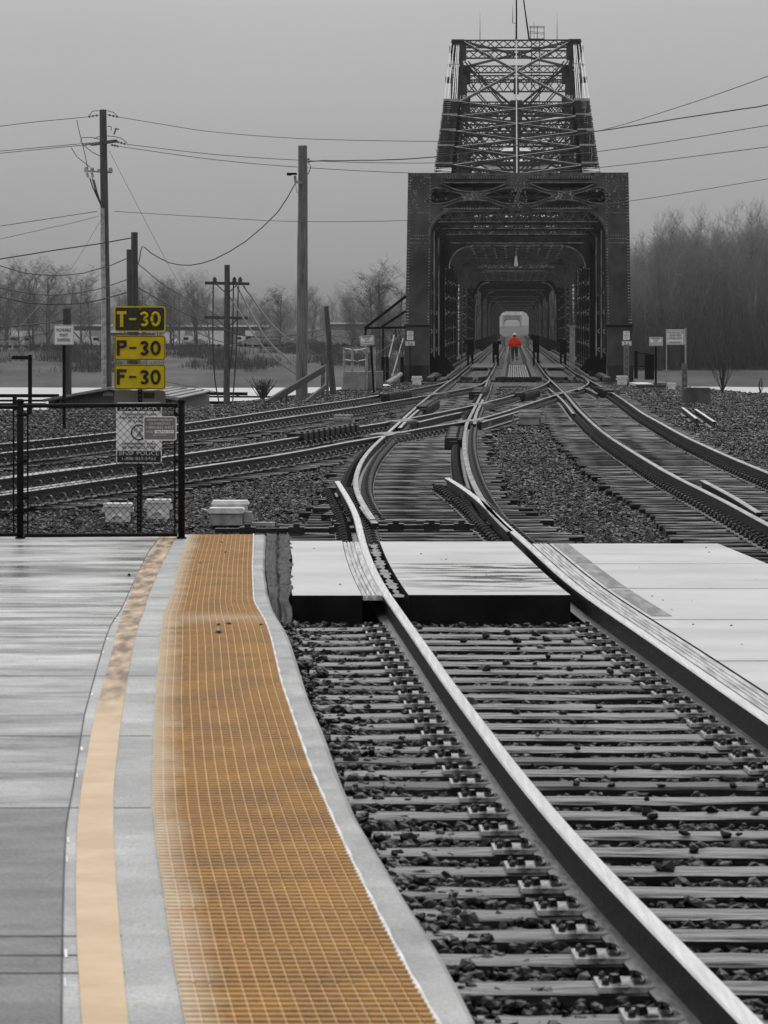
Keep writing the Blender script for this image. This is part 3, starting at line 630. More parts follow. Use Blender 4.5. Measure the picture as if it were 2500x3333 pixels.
for px0, px1, py in ((700, 1230, 1727), (1210, 1600, 1716)):
    a, b_ = W(px0, py, -.14), W(px1, py - 2, -.14); sw.bar(a, b_, .07, .05); 
    for t in (.2, .5, .75): c = a + (b_ - a) * t; sw.box(c, (.18, .14, .08)); sw.box((c.x, c.y, c.z + .05), (.07, .07, .05))
sw.build('switch_rod', M['iron'], trA)
bc = MB()
for i in range(3): c = W(1370 + i * 24, 1712 - (i % 2) * 3, -.16); bc.box(c, (.13, .16, .12), .1 * i, 0, .8)
bc.build('rod_bracket', M['iron'], trA)

# ------------------------------------------------------------------ crossing panels
M['panel'] = MAT('crossing_panel_wet', .40, .52, .34, 1.0, (.5, 1.1, 1), .06, 40, rvar=.34, detail=10, contrast=(.36, .58))
def puddle_mat():
    m = MAT('crossing_panel_stained', .40, .52, .34, 1.0, (.5, 1.1, 1), .06, 40, rvar=.34, detail=10, contrast=(.36, .58)); t = m.node_tree; p = t.nodes['Principled BSDF']
    base = p.inputs['Base Color'].links[0].from_socket; ge = N(t, 'ShaderNodeNewGeometry'); mpn = N(t, 'ShaderNodeMapping'); mpn.inputs['Scale'].default_value = (1.6, 4.0, 1); t.links.new(ge.outputs[0], mpn.inputs[0])
    n1 = N(t, 'ShaderNodeTexNoise'); n1.inputs['Scale'].default_value = 1; n1.inputs['Detail'].default_value = 7; t.links.new(mpn.outputs[0], n1.inputs[0])
    sp = N(t, 'ShaderNodeSeparateXYZ'); t.links.new(ge.outputs[0], sp.inputs[0])
    my = math_(t, 'SUBTRACT', 1.25, math_(t, 'MULTIPLY', math_(t, 'ABSOLUTE', math_(t, 'SUBTRACT', sp.outputs[1], 27.9)), .45), True); mx_ = math_(t, 'SUBTRACT', 1.2, math_(t, 'MULTIPLY', math_(t, 'ABSOLUTE', math_(t, 'SUBTRACT', sp.outputs[0], .95)), .9), True)
    f = math_(t, 'MULTIPLY', math_(t, 'MULTIPLY', math_(t, 'SUBTRACT', n1.outputs[0], .47), 9, True), math_(t, 'MULTIPLY', my, mx_)); mx = N(t, 'ShaderNodeMix', data_type='RGBA'); t.links.new(f, mx.inputs[0]); t.links.new(base, mx.inputs[6]); mx.inputs[7].default_value = (.06, .06, .06, 1)
    rl = p.inputs['Roughness'].links[0].from_socket if p.inputs['Roughness'].links else None
    rm = N(t, 'ShaderNodeMix', data_type='FLOAT'); t.links.new(math_(t, 'MULTIPLY', f, 1.3, True), rm.inputs[0])
    if rl: t.links.new(rl, rm.inputs[2])
    rm.inputs[3].default_value = .04; t.links.new(rm.outputs[0], p.inputs['Roughness'])
    t.links.new(mx.outputs[2], p.inputs['Base Color']); return m
M['panel2'] = puddle_mat()
M['rub'] = MAT('panel_edge', .003, .012, .8, 3, spec=.08)  # near-black edges: the shadow below the panels put into the colour
def panel(fl, fr, y0, y1, label, mat, thick=.25, z=-.004, jag=None):
    b = MB(); nn = 9; top = []
    for i in range(nn):
        Y = y0 + (y1 - y0) * i / (nn - 1); top.append((fl(Y), fr(Y), Y))
    for xl, xr, Y in top: b.v += [(xl, Y, z), (xr, Y, z), (xl, Y, z - thick), (xr, Y, z - thick)]
    for i in range(nn - 1):
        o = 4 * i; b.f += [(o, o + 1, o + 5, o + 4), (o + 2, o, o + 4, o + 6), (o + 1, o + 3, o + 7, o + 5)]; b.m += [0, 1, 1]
    o = 4 * (nn - 1); b.f += [(0, 2, 3, 1), (o, o + 1, o + 3, o + 2)]; b.m += [1, 1]
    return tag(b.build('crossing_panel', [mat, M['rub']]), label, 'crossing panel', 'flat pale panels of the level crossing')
xA, xB = (lambda Y: xat(AL1p, Y)), (lambda Y: xat(AR1p, Y))
def left_edge(Y): return (948 - 1250) * 25.4 / F * 1. + (Y - 25.4) * (-.0302) + .012 * math.sin(Y * 9) + .008 * math.sin(Y * 23)
panel(left_edge, lambda Y: xA(Y) - .20, 25.45, 32.0, 'pale crossing panel between the asphalt wedge and the left rail', M['panel'])
panel(lambda Y: xA(Y) + .17, lambda Y: xB(Y) - .13, 25.5, 28.86, 'stained panel between the two rails, nearer the camera', M['panel2'])
panel(lambda Y: xA(Y) + .17, lambda Y: xB(Y) - .13, 28.9, 31.9, 'panel between the two rails, beside the switch', M['panel'])
redge = lambda Y: 3.27 + (31.6 - Y) * .06
rows = [(28.9, 31.6, 'right hand crossing panel farthest from the camera, with a slanted end'), (26.15, 28.88, 'second right hand crossing panel from the far end'), (23.35, 26.12, 'third right hand crossing panel from the far end'), (20.45, 23.32, 'fourth right hand crossing panel from the far end'), (15.5, 20.42, 'nearest right hand crossing panel, cut off by the picture edge')]
for k, (a, b_, lb) in enumerate(rows): panel(lambda Y: xB(Y) + .22, redge if k == 0 else (lambda Y: 4.0), a, b_ - .004, lb, M['panel'], z=-.004)
TP = [(-.13, -.04), (-.13, -.004), (-.085, 0), (-.08, -.012), (-.07, -.012), (-.065, 0), (-.03, 0), (-.025, -.012), (-.015, -.012), (-.01, 0), (.03, 0), (.035, -.012), (.045, -.012), (.05, 0), (.09, 0), (.13, -.006), (.13, -.04)]
M['timber'] = MAT('flangeway_timber', .16, .62, .4, 2, (14, .6, 3), .5, 12, contrast=(.3, .6), rvar=.2)
def strip(fx, y0, y1, label, k=.6):
    P = [Vector((fx(y), y, -.003)) for y in np.arange(y0, y1, .4)]; b = sweep(MB(), P, [(a * k, z) for a, z in TP]); return tag(b.build('flangeway_strip', M['timber']), label, 'rubber strip', 'grooved strips along the crossing rails')
strip(lambda Y: xA(Y) - .115, 25.45, 32, 'grooved strip outside the left rail of the crossing')
strip(lambda Y: xB(Y) + .13, 15.6, 31.8, 'long grooved strip outside the right rail of the crossing')
b = MB()
for a, c in ((28.95, 31.5), (26.2, 28.8), (23.6, 26.0)):
    for t in range(10): y, y2 = a + (c - a) * t / 10, a + (c - a) * (t + 1) / 10; b.add([(xB(y) + .25, y, -.001), (xB(y) + .40, y, -.001), (xB(y2) + .40, y2, -.001), (xB(y2) + .25, y2, -.001)], [(0, 1, 2, 3)])
tag(b.build('worn_band', MAT('worn_band', .04, .30, .5, 1.2, (9, 1.5, 1), contrast=(.40, .75), detail=8)), 'dark worn band along the panels beside the grooved strip', 'stain', kind='stuff')
# mud packed in the flangeway
b = MB(); prev = None
for k, Y in enumerate(np.arange(25.6, 31.9, .12)):
    x = xA(Y) + .105; w_ = .03 + .028 * math.sin(k * 1.3) * math.sin(k * .7); b.v += [(x - w_, Y, -.03), (x + w_, Y, -.03)]
    if k: o = 2 * k; b.f.append((o - 2, o - 1, o + 1, o)); b.m.append(0)
gb_ = MB()
for _ in range(34):
    Y = random.uniform(20, 31.5); X = random.choice((random.uniform(left_edge(max(Y, 25.5)) + .05, xA(Y) - .3) if Y > 25.5 else xB(Y) + random.uniform(.4, 1.6), random.uniform(xA(Y) + .3, xB(Y) - .3) if Y > 25.6 else xB(Y) + random.uniform(.4, 1.8), xB(Y) + random.uniform(.4, 1.8))); r_ = random.uniform(.003, .008)
    gb_.lathe((X, Y, -.003), [(r_ * 1.3, 0), (r_, r_ * .6), (r_ * .3, r_)], 5)
tag(gb_.build('grit', M['iron']), 'scattered dark grit on the pale crossing panels', 'grit', kind='stuff')
tag(b.build('mud', M['conc']), 'pale mud and debris packed beside the left rail in the crossing', 'debris', kind='stuff')
# asphalt wedge
V = []; Fq = []; ny, nx = 46, 14
for j in range(ny):
    Y = 24.6 + (33 - 24.6) * j / (ny - 1); xl = eint(eF, min(Y, 32.8)) + .004; xr = left_edge(max(Y, 25.4)) + .0 + .012 * math.sin(Y * 5.1) + .01 * math.sin(Y * 13)
    for i in range(nx):
        t = i / (nx - 1); z = -.0 - .28 * max(0, (25.7 - Y)) / 1.1 + random.uniform(-.012, .012) - (.03 if abs(t - .45) < .05 else 0); V.append((xl + (xr - xl) * t, Y, z))
for j in range(ny - 1):
    for i in range(nx - 1): o = j * nx + i; Fq.append((o, o + 1, o + nx + 1, o + nx))
tag(link('asphalt_wedge', npmesh('asphalt_wedge', V, Fq, M['asphalt'])), 'rough dark asphalt fill between kerb and crossing panel', 'asphalt patch')
# dark filler bank under the crossing front
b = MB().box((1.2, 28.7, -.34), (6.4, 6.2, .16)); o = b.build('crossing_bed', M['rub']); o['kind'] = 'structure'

# ------------------------------------------------------------------ bridge
def hole_plate(name, outer, holes, depth, mat, parent, m4):
    """flat plate with real holes: outlines in (x, z), extruded along y"""
    cu = bpy.data.curves.new('c', 'CURVE'); cu.dimensions = '2D'; cu.fill_mode = 'BOTH'; cu.extrude = depth / 2
    for P in [outer] + holes:
        sp_ = cu.splines.new('POLY'); sp_.points.add(len(P) - 1); sp_.use_cyclic_u = True
        for q, (x, z) in zip(sp_.points, P): q.co = (x, z, 0, 1)
    o = bpy.data.objects.new('c', cu); COL.objects.link(o); dg = bpy.context.evaluated_depsgraph_get(); dg.update()
    me = bpy.data.meshes.new_from_object(o.evaluated_get(dg)); bpy.data.objects.remove(o); bpy.data.curves.remove(cu)
    me.transform(m4 @ Matrix.Rotation(R(90), 4, 'X')); me.name = name; me.materials.clear(); me.materials.append(mat)
    return link(name, me, parent)
def arcpts(cx, cz, r, a0, a1, n=8): return [(cx + r * math.cos(R(a0 + (a1 - a0) * k / n)), cz + r * math.sin(R(a0 + (a1 - a0) * k / n))) for k in range(n + 1)]
def lattice(b, x0, x1, z0, z1, y, n, t=.07, d=.05, X=True):
    """X lacing in the xz plane between z0 and z1"""
    for i in range(n):
        a, c = x0 + (x1 - x0) * i / n, x0 + (x1 - x0) * (i + 1) / n
        b.bar((a, y, z0), (c, y, z1), t, d, (0, 1, 0))
        if X: b.bar((a, y + .03, z1), (c, y + .03, z0), t, d, (0, 1, 0))
def vlattice(b, x0, x1, z0, z1, y, n, t=.06, X=False):
    for i in range(n):
        a, c = z0 + (z1 - z0) * i / n, z0 + (z1 - z0) * (i + 1) / n
        if i % 2 == 0 or X: b.bar((x0, y, a), (x1, y, c), t, .04, (0, 1, 0))
        if i % 2 == 1 or X: b.bar((x1, y, a), (x0, y, c), t, .04, (0, 1, 0))
HB = 9.17; WB = 4.62
def lens(cx, s):           # the four openings of one X panel, cx centre, s width unit ; z between 7.66 and 9.0
    zc = 8.2; out_ = []
    for sg in (-1, 1):
        P = arcpts(cx + sg * 1.72, zc, .38, 90, 270, 8) if sg < 0 else arcpts(cx + sg * 1.72, zc, .38, -90, 90, 8)
        if sg < 0: P = P + [(cx - 1.3, zc - .33), (cx - .55, zc - .08), (cx - .50, zc), (cx - .55, zc + .08), (cx - 1.3, zc + .33)]
        else: P = P + [(cx + 1.3, zc + .33), (cx + .55, zc + .08), (cx + .50, zc), (cx + .55, zc - .08), (cx + 1.3, zc - .33)]
        out_.append(P)
        top = [(cx - 1.45, zc + sg * .62), (cx + 1.45, zc + sg * .62), (cx + 1.45, zc + sg * .55), (cx + .75, zc + sg * .27), (cx + .3, zc + sg * .20), (cx - .3, zc + sg * .20), (cx - .75, zc + sg * .27), (cx - 1.45, zc + sg * .55)]
        out_.append(top)
    return out_
def portal(root, mat, mat_b, zfoot=-.35, lean=5.0, detail=True, w=5.075, inner=3.97):
    sh = Matrix.Identity(4); sh[1][2] = lean / HB       # shear: the end posts lean away
    outer = [(-w, zfoot), (-inner, zfoot), (-inner, 6.35)] + arcpts(-inner + 1.15, 6.35, 1.15, 180, 90, 8)[1:] + arcpts(inner - 1.15, 6.35, 1.15, 90, 0, 8) + [(inner, zfoot), (w, zfoot), (w, HB), (-w, HB)]
    hole_plate('portal_plate', outer, lens(-2.05, 1) + lens(2.05, 1), .07, mat, root, sh)
    b = MB()
    def sb(p, q, w_, h_): b.bar(sh @ Vector(p), sh @ Vector(q), w_, h_, (0, 1, 0))
    for s in (-1, 1):
        for x in (w - .06, inner + .06): sb((s * x, .22, zfoot), (s * x, .22, HB - .1), .05, .4)
        sb((s * (w + inner) / 2, .42, zfoot), (s * (w + inner) / 2, .42, HB), w - inner - .1, .05)
    b.build('end_post', mat, root)
    b = MB()
    for c in (-2.05, 2.05):
        for sx in (-1, 1):
            for sz in (-1, 1): sb((c + sx * .72, -.06, 8.2 + sz * .24), (c + sx * 1.55, -.06, 8.2 + sz * .58), .03, .14)
    for s in (-1, 1): sb((s * 1.1, -.06, 7.47), (s * 3.0, -.06, 7.47), .04, .15); sb((s * .5, -.06, 9.02), (s * 3.4, -.06, 9.02), .03, .1)
    sb((-w, -.03, HB + .0), (w, -.03, HB + .0), .25, .05)
    for P in lens(-2.05, 1) + lens(2.05, 1):
        b.tube([sh @ Vector((x, -.05, z)) for x, z in P + P[:1]], .035, 4)
    b.build('portal_brace', M['steel_edge'] if detail else mat_b, root)
    if detail:
        rb = MB(); Pts = []
        for s in (-1, 1):
            for x in (w - .1, w - .02, inner + .08):
                Pts += [(s * x, z) for z in np.arange(-.3, HB, .14)]
            for z0 in (6.0, 6.2, 6.35, 7.4, .5, .35, -.1): Pts += [(s * x, z0) for x in np.arange(inner + .15, w - .15, .11)]
            for _ in range(60): Pts.append((s * (2.05 + random.choice((-1, 1)) * random.uniform(0, .45)), 8.2 + random.uniform(-.16, .16)))
            for _ in range(34): Pts.append((s * random.uniform(inner + .1, w - .1), random.uniform(7.6, 9.2)))
            Pts += [(s * x, 7.62) for x in np.arange(.9, 3.6, .13)] + [(s * x, 9.08) for x in np.arange(.4, 3.6, .13)]
        for _ in range(60): Pts.append((random.uniform(-.4, .4), random.uniform(7.6, 9.1)))
        for a in range(18): 
            t = R(90 + a * 5)
            for s in (-1, 1): Pts.append((s * (inner - 1.15 + 1.25 * math.sin(R(a * 5.2))), 6.35 + 1.25 * math.cos(R(a * 5.2))))
        for x, z in Pts:
            p = sh @ Vector((x, -.035, z)); r_ = .032; rb.add([p + Vector((-r_, 0, -r_)), p + Vector((r_, 0, -r_)), p + Vector((r_, 0, r_)), p + Vector((-r_, 0, r_)), p + Vector((0, -.03, .006))], [(0, 1, 4), (1, 2, 4), (2, 3, 4), (3, 0, 4)])
        rb.build('rivets', M['steel_face'], root)['kind'] = 'stuff'
def post_pair(b, bl, y, z1, z0=-.4, hw=.33, n=16):
    for s in (-1, 1):
        for x in (WB - hw, WB + hw):
            b.box((s * x, y, (z0 + z1) / 2), (.10, .30, z1 - z0)); b.box((s * (x + (-.05 if x < WB else .05)), y - .16, (z0 + z1) / 2), (.16, .03, z1 - z0))
        vlattice(bl, s * (WB - hw), s * (WB + hw), z0 + .4, z1, y - .15, n)
        bl.box((s * WB, y - .1, .2), (.9, .06, 1.3)); bl.bar((s * (WB - .3), y - .05, .75), (s * (WB - 1.1), y - .05, -.3), .5, .06, (0, 1, 0))
def knee(b, y, zt, r, inner=3.95, t=.12, zpad=.0):
    for s in (-1, 1):
        P = [(s * inner, zt - r)] + [(s * (inner - r + r * math.cos(R(a))), zt - r + r * math.sin(R(a))) for a in np.linspace(0, 90, 9)][1:] + [(s * (inner - r), zt + .25 + zpad), (s * (WB - .2), zt + .25 + zpad), (s * (WB - .2), zt - r)]
        if s < 0: P = P[::-1]
        n = len(P); b.add([(x, y - t / 2, z) for x, z in P] + [(x, y + t / 2, z) for x, z in P], [tuple(range(n)), tuple(range(n, 2 * n))[::-1]] + [(i, n + i, n + (i + 1) % n, (i + 1) % n) for i in range(n)])
def deck(root, L, near=True):
    b = MB(); y = .2
    if near:
        while y < L: b.box((random.uniform(-.03, .03), y, -.255), (7.7, .25, .13)); y += .36
    else: b.box((0, L / 2, -.27), (7.6, L, .12))
    b.build('deck_tie', M['tie_mid'] if near else M['wood_dk'], root)['kind'] = 'stuff'
    b = MB()
    for s in (-1, 1):
        b.box((s * 3.75, L / 2, -.12), (.22, L, .14)); b.box((s * .5, L / 2, -.15), (.12, L, .08)); b.box((s * 3.1, L / 2, -.15), (.12, L, .06)); b.box((s * 4.62, L / 2, -.55), (.6, L, .7)); b.box((s * 2, L / 2, -.75), (.3, L, .6))
    b.box((0, L / 2, -1.1), (8.6, L, .1)); b.build('floor_beam', M['steel_in'], root)
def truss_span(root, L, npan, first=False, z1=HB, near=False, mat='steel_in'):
    m = M[mat]; pl = L / npan; nl = 14 if near else 9
    for s in (-1, 1): MB().box((s * WB, L / 2 + (2.5 if first else 0), z1 - .3), (.8, L - (5 if first else 0), .6)).build('top_chord', m, root)
    for k in range(npan + 1):
        y = k * pl; end = k in (0, npan)
        if not (first and k == 0):
            for s in (-1, 1):
                ps = MB()
                if end: ps.box((s * WB, y, z1 / 2 - .3), (.95, .5, z1 + .3)); ps.box((s * (WB - .47), y - .05, z1 / 2), (.06, .7, z1)); ps.build('truss_post', m, root)
                else:
                    for x in (WB - .33, WB + .33): ps.box((s * x, y, z1 / 2 - .35), (.10, .30, z1 + .1)); ps.box((s * (x + (-.05 if x < WB else .05)), y - .16, z1 / 2 - .35), (.16, .03, z1 + .1))
                    ps.box((s * WB, y - .1, .2), (.9, .06, 1.3)); ps.bar((s * (WB - .3), y - .05, .75), (s * (WB - 1.1), y - .05, -.3), .5, .06, (0, 1, 0)); o = ps.build('truss_post', m, root)
                    lc = MB(); vlattice(lc, s * (WB - .33), s * (WB + .33), 0, z1 - .3, y - .15, 18 if near else 10); lc.box((s * (WB - .38), y - .19, z1 / 2 - .4), (.07, .02, z1)); lc.build('lacing', M['steel_face'], o)  # pale strip down each post stands for light on its flange
            zt = 6.8 if end else 7.0; sf = MB()
            if end:
                sf.box((0, y, zt + .45), (2 * WB, .12, .5)); knee(sf, y, zt, 1.25, 3.9); sf.box((0, y, z1 - .2), (2 * WB, .3, .25)); lattice(sf, -WB + .5, WB - .5, zt + .7, z1 - .3, y, nl, .1)
            else:
                for zz in (z1 - .35, zt + 1.0, zt + .12): sf.box((0, y, zz), (2 * WB - .6, .25, .13))
                lw = MB(); lattice(lw, -WB + .5, WB - .5, zt + .15, zt + .97, y - .13, nl, .05); lattice(sf, -WB + .5, WB - .5, zt + 1.05, z1 - .4, y, 6); knee(sf, y, zt + .1, .7, 4.1)
            o = sf.build('sway_frame', M['steel_mid'] if near else m, root); eg = MB().box((0, y - .14, zt + .2), (2 * WB - 1.6, .03, .05))
            if end:
                for s in (-1, 1): eg.tube([(s * (3.9 - 1.25 + 1.25 * math.sin(R(a))), y - .1, zt - 1.25 + 1.25 * math.cos(R(a))) for a in range(0, 91, 10)], .045, 4)
            eg.build('flange', M['steel_face'], o)  # pale edge strips stand for light caught along the frame
            if not end: lw.build('lacing', M['steel_wn'], o)
        if k < npan:           # side diagonals and overhead bracing
            for s in (-1, 1):
                a, c = ((y, -.1), (y + pl, z1 - .5)) if (k + (0 if k < npan / 2 else 1)) % 2 else ((y, z1 - .5), (y + pl, -.1))
                if first and k == 0: a, c = (5.0, z1 - .5), (pl, -.1)
                dg_ = MB()
                for dx in (-.22, .22): dg_.bar((s * (WB + dx), a[0], a[1]), (s * (WB + dx), c[0], c[1]), .08, .34, (1, 0, 0))
                dg_.build('truss_diagonal', m, root)
            yb = y + (5 if first and k == 0 else 0); lt = MB()
            for s in (-1, 1): lt.bar((s * (WB - .4), yb, z1 - .25), (-s * (WB - .4), y + pl, z1 - .28 + s * .02), .22, .16)
            lt.box((0, y + pl / 2 + (1 if first and k == 0 else 0), z1 - .42), (2 * WB - .8, .16, .2))
            for s in (-1, 1): lt.box((s * 2.0, (yb + y + pl) / 2, z1 - .6), (.14, pl - (5 if first and k == 0 else 0), .14))
            lt.build('overhead_bracing', m, root)
def span_root(label, Y0, cat='truss bridge span', group=None, name='truss_span'):
    return thing(name, label, cat, axis_pt(Y0, 0), BANG, group)
r1 = span_root('black riveted truss span whose big portal faces the camera', 143.8)
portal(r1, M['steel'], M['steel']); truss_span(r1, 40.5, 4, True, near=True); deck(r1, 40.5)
# portal base blocks: collar plates at the feet
for s in (-1, 1):
    b = MB()
    b.bar((s * 4.53, .16, .45), (s * 4.53, 1.12, 2.2), 1.14, .06, (0, 1, 0)); b.bar((s * 4.53, 1.1, 2.22), (s * 4.53, 1.13, 2.28), 1.2, .2, (0, 1, 0)); b.box((s * 4.55, .05, .44), (1.2, .3, .06)); b.box((s * 4.56, -.02, .05), (1.12, .3, .74))
    b.build('post_shoe', M['steel'], r1)
# --- swing span with its raised towers
r2 = span_root('swing span rising to a laced steel tower crowned by masts, behind the black portal', 186)
def Zc(y):                     # top chord height over local y (0..139)
    d = abs(y - 71)
    if d <= 12: return 24.0
    if d <= 28.5: return 18.2 + (28.5 - d) / 16.5 * 4.2
    return max(HB, 18.2 - (d - 28.5) * .2325)
nodesL = [4, 11.9, 17.9, 24.3, 30.3, 36.4, 42.5, 59]
def Zn(y): return 24.0 if y in (59, 83) else Zc(y)
nodes = nodesL + [142 - y for y in nodesL[::-1]]
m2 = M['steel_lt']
pip = MB()
for i, (ya, yb) in enumerate(zip(nodes, nodes[1:])):
    za, zb = Zn(ya), Zn(yb); low = i not in (6, 7, 8)
    for s in (-1, 1):
        if low:
            P, Q_ = Vector((s * WB, ya, za)), Vector((s * WB, yb, zb)); ch = MB(); cv = MB()
            for dx in (-.38, .38): ch.bar(P + Vector((dx, 0, -.3)), Q_ + Vector((dx, 0, -.3)), .1, .55)
            o = ch.build('sloping_chord', M['steel'], r2)
            nn = max(2, int((yb - ya) / .40))
            for k in range(nn):
                c = P + (Q_ - P) * ((k + .5) / nn); e = P + (Q_ - P) * ((k + .95) / nn); j = random.uniform(-.05, .05)
                cv.bar(c + Vector((-.53 - j, 0, .06)), e + Vector((.53 + j, 0, .04)), .10, .05)
                if k % 2: cv.bar(c + Vector((.55, 0, .05)), e + Vector((-.5 + j, 0, .08)), .08, .05)
            cv.build('lacing', M['steel_mid'], o)
            bd = MB().box(P + Vector((0, 0, .06)), (1.08, .3, .2))
            if i == 1: bd.bar(P + Vector((0, .2, .04)), P + (Q_ - P) * .75 + Vector((0, 0, .04)), 1.04, .06)
            bd.build('chord_band', M['band'], r2)
        elif i in (6, 8):
            yt, yo = (yb, ya) if i == 6 else (ya, yb)
            for dx in (-.44, -.30, -.14, .2): MB().bar((s * (WB + .06 + dx), yo, Zc(yo)), (s * (WB - .02 + dx * .6), yt - (1 if i == 6 else -1) * .6, 23.6), .055, .055).build('eye_bar', M['steel_pale'], r2)
            MB().bar((s * (WB + .50), yo, Zc(yo)), (s * (WB + .30), yt, 23.9), .05, .05).build('eye_bar', M['steel_pale'], r2)
            MB().box((s * WB, yo, Zc(yo) + .08), (1.1, .35, .24)).build('chord_band', M['band'], r2)
            MB().bar((s * (WB - .45), (ya + yb) / 2 + 2, 21.6), (s * (WB + .45), (ya + yb) / 2 + 2, 21.6), .3, .2).build('chord_band', M['band'], r2); MB().tube([(s * (WB + .2), yt, 21.0), (s * (WB + .75), yt, 21.0)], .25, 10).build('pin', M['steel_mid'], r2)
        MB().bar((s * WB, ya, .2), (s * WB, yb, Zn(yb) - .6), .5, .25, (1, 0, 0)).build('truss_diagonal', M['steel_in'], r2); MB().bar((s * WB, ya, HB - .3), (s * WB, yb, HB - .3), .5, .4).build('middle_chord', M['steel_in'], r2)
    if i != 7:
        lt = MB()
        for s in (-1, 1):
            p, q = Vector((s * (WB - .5), ya, za - .05)), Vector((-s * (WB - .5), yb, zb - .05 + s * .03))
            lt.bar(p, q, .09, .10, (0, -.5, 1)); q2 = Vector((0, .28, -.08)); lt.bar(p + q2, q + q2, .09, .09, (0, -.5, 1)); nn = 18
            for k in range(nn): a, c = p + (q - p) * (k / nn), p + (q - p) * ((k + .7) / nn); lt.bar(a, c + q2, .05, .03)
        lt.build('lateral_bracing', M['steel_mid'], r2); pip.bar((0, ya, za + .05), (0, yb, zb + .05), .08, .08)
for i, y in enumerate(nodes):
    z = Zn(y)
    if y in (59, 83): continue
    for s in (-1, 1):
        ps = MB(); lc = MB()
        for dx in (-.33, .33): ps.box((s * (WB + dx), y, z / 2 - .4), (.1, .3, z - .4))
        ps.box((s * (WB - .4), y - .1, z - 1.3), (.5, .06, 1.9)); o = ps.build('truss_post', M['steel_in'], r2); vlattice(lc, s * (WB - .33), s * (WB + .33), .2, z - 1, y - .16, int(z * 1.9)); lc.build('lacing', M['steel_face'], o)
    sf = MB()
    if i % 2 == 0:
        for s in (-1, 1): sf.bar((s * (WB - .4), y, z - .8), (s * .4, y, z - 2.8), .1, .16, (0, 1, 0))
    if z > 10: sf.box((0, y, z - .35), (2 * WB - .7, .2, .12)); sf.box((0, y, z - 1.05), (2 * WB - .7, .2, .12)); lattice(sf, -WB + .4, WB - .4, z - 1.02, z - .4, y, 14)
    sf.box((0, y, HB - .3), (2 * WB - .7, .2, .14)); sf.box((0, y, 7.1), (2 * WB - .7, .2, .14)); lw = MB(); lattice(lw, -WB + .4, WB - .4, 7.1, 7.9, y - .12, 12, .06); sf.box((0, y, 7.95), (2 * WB - .7, .2, .12)); knee(sf, y, 6.95, .8, 4.0)
    if z > 13: sf.bar((WB - .4, y, z - 1.2), (-WB + .4, y, HB), .1, .14, (0, 1, 0)); sf.bar((-WB + .4, y, z - 1.2), (WB - .4, y, HB), .1, .14, (0, 1, 0))
    o = sf.build('sway_frame', m2, r2); lw.build('lacing', M['steel_face'], o)
for y in (59, 83):             # tower frames
    b = MB()
    for s in (-1, 1):
        tc_ = MB()
        for dx in (-.38, .38): tc_.box((s * (WB + dx - .1), y, 11.8), (.12, .5, 24.2))
        tc_.box((s * (WB - .35), y - .15, 23.2), (.95, .1, 1.5)); tc_.box((s * (WB - .45), y - .15, 20.6), (.75, .1, 1.5)); tc_.box((s * (WB - .2), y, 24.0), (.9, .8, .12)); o = tc_.build('tower_leg', m2, r2)
        tc_ = MB(); vlattice(tc_, s * (WB - .48), s * (WB + .28), 1, 24, y - .22, 34, .07, True); tc_.build('lacing', m2, o)
        MB().tube([(s * (WB + .2), y - .2, 23.3), (s * (WB + .45), y - .2, 23.3)], .28, 10).build('pin', M['steel_mid'], r2)
        for dx in (0, .28): b.bar((s * (WB - .7 - dx), y - .1, 22.4), (s * (.45 - dx * .4), y - .1, 18.4), .10, .16, (0, 1, 0))
        b.bar((s * (WB - .5), y, 18.2), (s * .4, y, 13.8), .12, .25, (0, 1, 0))
    for z1_, z0_ in ((24.0, 23.45), (23.2, 22.65), (21.0, 20.1), (19.1, 18.3), (17.6, 16.9), (15.4, 14.6)):
        b.box((0, y, z1_), (2 * WB - .5, .3, .1)); b.box((0, y, z0_), (2 * WB - .5, .3, .1)); lattice(b, -WB + .4, WB - .4, z0_, z1_, y, 13, .07)
    b.box((0, y - .1, 18.7), (.9, .1, 1.5)); b.box((0, y, 20.5), (.4, .1, 1.2)); b.box((0, y, 12), (.5, .3, 9)); b.box((0, y, 7.05), (2 * WB - .4, .3, .2)); b.box((0, y, 8.0), (2 * WB - .4, .3, .2)); lattice(b, -WB + .4, WB - .4, 7.1, 7.95, y, 10, .1); knee(b, y, 6.85, 1.4, 3.9, .3)
    b.box((0, y, 12.2), (2 * WB - .5, .2, .9)); b.build('tower_frame', m2, r2)
for s in (-1, 1):
    tw = MB()
    for z in (23.9, 18.5, 14.5, 9.2): tw.box((s * WB, 71, z), (.6, 24, .35))
    tw.bar((s * WB, 59, 14.5), (s * WB, 83, 23.5), .2, .4, (1, 0, 0)); tw.bar((s * WB, 83, 14.5), (s * WB, 59, 23.5), .2, .4, (1, 0, 0)); tw.build('tower_side', m2, r2)
    MB().bar((s * (WB - .4), 59, 23.95), (-s * (WB - .4), 83, 23.95), .25, .15).bar((s * (WB - .4), 59, 18.5), (-s * (WB - .4), 83, 18.4), .25, .15).build('lateral_bracing', m2, r2)
pip.bar((0, 42.5, 18.3), (0, 58.8, 24.0), .09, .09); pip.build('centre_rib', M['rib'], r2); deck(r2, 138)
b = MB().box((0, 71, 13.6), (4.6, 5, 2.6)).box((0, 71, 15.2), (5.2, 5.8, .16)); b.add([(-2.6, 68.1, 15.3), (2.6, 68.1, 15.3), (2.6, 73.9, 15.3), (-2.6, 73.9, 15.3), (-.8, 71, 16.5), (.8, 71, 16.5)], [(0, 1, 5, 4), (2, 3, 4, 5), (1, 2, 5), (3, 0, 4)])
h = b.build('machinery_house', M['far_wh'], r2)
for x in (-1.2, 1.2): MB().box((x, 68.46, 13.8), (.8, .05, .9)).build('window', M['glass'], h)
